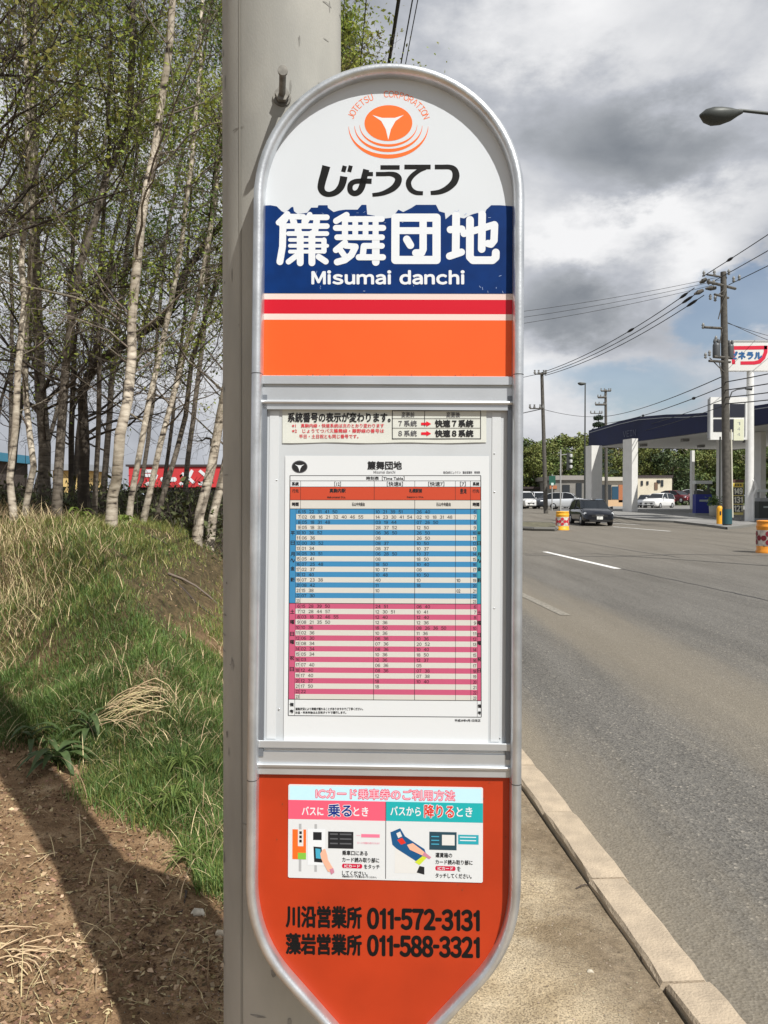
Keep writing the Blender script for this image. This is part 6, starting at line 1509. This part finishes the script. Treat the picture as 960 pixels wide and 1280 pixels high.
weed(72, 940, .18, 17, .20, .019, 'dark green leafy weed with long pointed leaves at the edge of the shadow', WEED, 1, .9)
weed(112, 905, .25, 11, .18, .016, 'second dark leafy weed, just above and right of the first, before the straw sheaf', WEED, 2, .9)
weed(40, 880, .35, 9, .16, .015, 'dark pointed weed at the left edge above the shadow', WEED, 5, .8)
weed(100, 690, .85, 10, .16, .022, 'light green weed with broad shining leaves at the top of the bank', WEEDL, 3, 1.2)
weed(84, 655, .95, 12, .22, .012, 'spiky yellow green shoot in front of the dark trunks', WEEDL, 4, 1.8)
weed(156, 700, .75, 8, .14, .022, 'fresh green weed below the slim pale trunk', WEEDL, 6, 1.1)
weed(215, 1000, .15, 40, .15, .0035, 'dense tuft of dark grass in the middle of the lawn', GRASS, 7, 1.6)
weed(240, 1080, .03, 46, .14, .0035, 'dense dark grass tuft hanging over the bare soil beside the pole', GRASS, 8, 1.4)
weed(228, 960, .2, 34, .15, .0035, 'rounded grass tuft above the other two', GRASS, 9, 1.5)
# roots and twigs on the scarp
rr = random.Random(31)
def twig(px, py, ln, az, r0, label, m=BR, h0=.0):
    q = onz(px, py, h0); g = G().use(m); p = []; a = az; x, y = q.x, q.y
    for i in range(7): p.append((x, y, hz(x, y) + r0 + .01 * math.sin(i * 1.2))); a += rr.uniform(-.3, .3); x += ln / 6 * math.cos(a); y += ln / 6 * math.sin(a)
    g.tube(p, [r0 * (1 - i * .1) for i in range(7)], 6); o = g.build('fallen_twig'); o['label'] = label; o['category'] = 'twig'
twig(232, 1128, .16, -.9, .004, 'thin dark twig on the soil pointing at the whitish splinter'); twig(210, 745, .7, .25, .012, 'thick root-like stick on the brown scarp, uppermost', BRL, .55); twig(215, 765, .6, -.2, .009, 'bent stick on the brown scarp just below the uppermost', BR, .45); twig(190, 712, .5, .1, .010, 'stick lying at the upper end of the brown scarp', BR, .65)
twig(720, 1108, .14, .15, .0025, 'thin curved twig on the pavement touching the kerb'); twig(96, 1215, .08, 2.1, .004, 'pale curved stalk on the soil left of the shadow', STRAW)
hp = onz(30, 1230, 0); hp.z = 0; heap = empty('straw_heap', hp, 'small heap of curved pale straws on the soil at the lower left corner', 'straw heap')
for k in range(13):
    q = onz(rr.uniform(-5, 50), rr.uniform(1205, 1262), 0); a = rr.uniform(-.5, .6); x, y = q.x, q.y; p = []; ln = rr.uniform(.05, .14)
    for i in range(7): p.append((x - hp.x, y - hp.y, hz(x, y) + .006 + .012 * math.sin(i * .5))); a += rr.uniform(-.4, .6); x += ln / 6 * math.cos(a); y += ln / 6 * math.sin(a)
    G().use(STRAW).tube(p, [.0026 * (1 - i * .08) for i in range(7)], 5).build('straw', parent=heap)
# brushwood behind the crest
r = np.random.default_rng(77); n = 5200; y = r.uniform(9.5, 19, n); x = (r.uniform(-.62, -.10, n)) * y; z = hgt(x, y); A = np.stack([x, y, z], 1); d = r.normal(size=(n, 3)) * [.5, .5, .3] + [0, 0, .7]; B = A + d * r.uniform(.2, .75, n)[:, None] * .75
V, Fs = prisms(A, B, .006, .003); o = npmesh('brushwood', V, Fs, BR, kind='stuff'); o['label'] = 'tangle of dead stems under the trees'
c = (A + B)[r.integers(0, n, 22000)] / 2 + r.normal(size=(22000, 3)) * [.25, .25, .13]; c[:, 2] = np.maximum(c[:, 2], hgt(c[:, 0], c[:, 1])); V, Fs = cards(c, .04); o = npmesh('undergrowth', V, Fs, mat('undergrowth_leaf', (.075, .085, .03), .7, island=.5), kind='stuff'); o['label'] = 'low dark undergrowth between the trunks'

# ------------------------------------------------------------------ wooded rise beyond the station
FOL = [mat('far_leaf_a', (.10, .135, .032), .7, island=.35), mat('far_leaf_b', (.14, .16, .04), .7, island=.35), mat('far_leaf_c', (.13, .12, .042), .7, island=.35), mat('far_leaf_d', (.05, .075, .026), .7, island=.35)]
protos = []
for k in range(6):
    r = np.random.default_rng(200 + k); n = 2300; H = 11.0
    nc = 26; cz = r.uniform(2.4, H - .8, nc); rad = 2.5 * np.sin(np.clip((cz - .6) / (H - .2), 0.08, 1) * math.pi) ** .6 * r.uniform(.5, 1.1, nc); az = r.uniform(0, 6.28, nc); C_ = np.stack([rad * np.cos(az), rad * np.sin(az), cz], 1)
    u = r.normal(size=(n, 3)); u /= np.linalg.norm(u, axis=1, keepdims=True); P = C_[r.integers(0, nc, n)] + u * r.uniform(.35, 1.15, (n, 1)) * [1, 1, .85]
    V, Fs = cards(P, .22, 1.3, 0, r); me = npmesh('crown', V, Fs, FOL[k % 4])
    g = G().use(BG if k % 2 else BW); g.tube([(0, 0, -.5), (.1, 0, 4), (-.05, .1, H * .8)], [.14, .11, .04], 6)
    for j in range(12):
        a0 = r.uniform(0, 6.28); z0 = r.uniform(2, H * .75); g.tube([(0, 0, z0), (1.6 * math.cos(a0), 1.6 * math.sin(a0), z0 + r.uniform(.8, 2))], [.05, .015], 4, cap=False)
    tr_ = g.build('trunk'); protos.append((me.data, tr_.data)); bpy.data.objects.remove(me); bpy.data.objects.remove(tr_)
fr = random.Random(17)
def far_tree(px, d, h, k, zb=.3):
    x = ony(px, 600, d).x; o = empty('far_tree', (x, d, zb), 'tree of the wooded rise beyond the petrol station', 'tree', 'trees of the wooded rise beyond the station', fr.uniform(0, 6.28)); s = h / 11; o.scale = (s * fr.uniform(.9, 1.35), s * fr.uniform(.9, 1.35), s)
    for nm, me in zip(('crown', 'trunk'), protos[k]): link(nm, me, o)
for i in range(150):
    px = 310 + (i % 75) * 11.0 + fr.uniform(-5, 5); row = i // 75; d = (128, 165)[row] + fr.uniform(-8, 8); top = (556, 546)[row] + fr.uniform(-9, 9)
    if px > 700: top += 4
    if px > 830: top -= 3
    zb = (.3, 2.0)[row]
    far_tree(px, d, (624 - top) * d / F + CAMZ - zb, fr.choice([0, 1, 1, 2, 3, 4, 5, 0]), zb)
# lower shrubs below them close the gaps
r = np.random.default_rng(5); n = 26000; px = r.uniform(250, 1150, n); d = r.uniform(118, 150, n); x = (px - 480) / F * d; P = np.stack([x, d, .4 + 4.2 * r.random(n) ** 1.3], 1); V, Fs = cards(P, .35); o = npmesh('thicket', V, Fs, FOL[3], kind='stuff'); o['label'] = 'dark thicket at the foot of the wooded rise'
# dark conifer left of the canopy roof
q = ony(748, 560, 112); o = empty('conifer_tree', (q.x, 112, .4), 'dark layered conifer whose top shows above the left end of the canopy', 'tree'); Hc = ony(748, 516, 112).z - .4
G().use(BD).tube([(0, 0, 0), (0, 0, Hc * .95)], [.2, .05], 6).build('trunk', parent=o)
P = []; r = np.random.default_rng(9)
for lv in range(9):
    z = Hc * (.35 + .07 * lv); rr_ = 2.6 * (1 - lv / 10.5) * r.uniform(.8, 1.15); a_ = r.uniform(0, 6.28, 420); q_ = r.uniform(0, 1, 420) ** .6 * rr_; P.append(np.stack([np.cos(a_) * q_, np.sin(a_) * q_, z + .5 - q_ * .12 + r.normal(size=420) * .14], 1))
V, Fs = cards(np.concatenate(P), .18); npmesh('crown', V, Fs, mat('conifer_green', (.03, .05, .025), .7, island=.3), o)
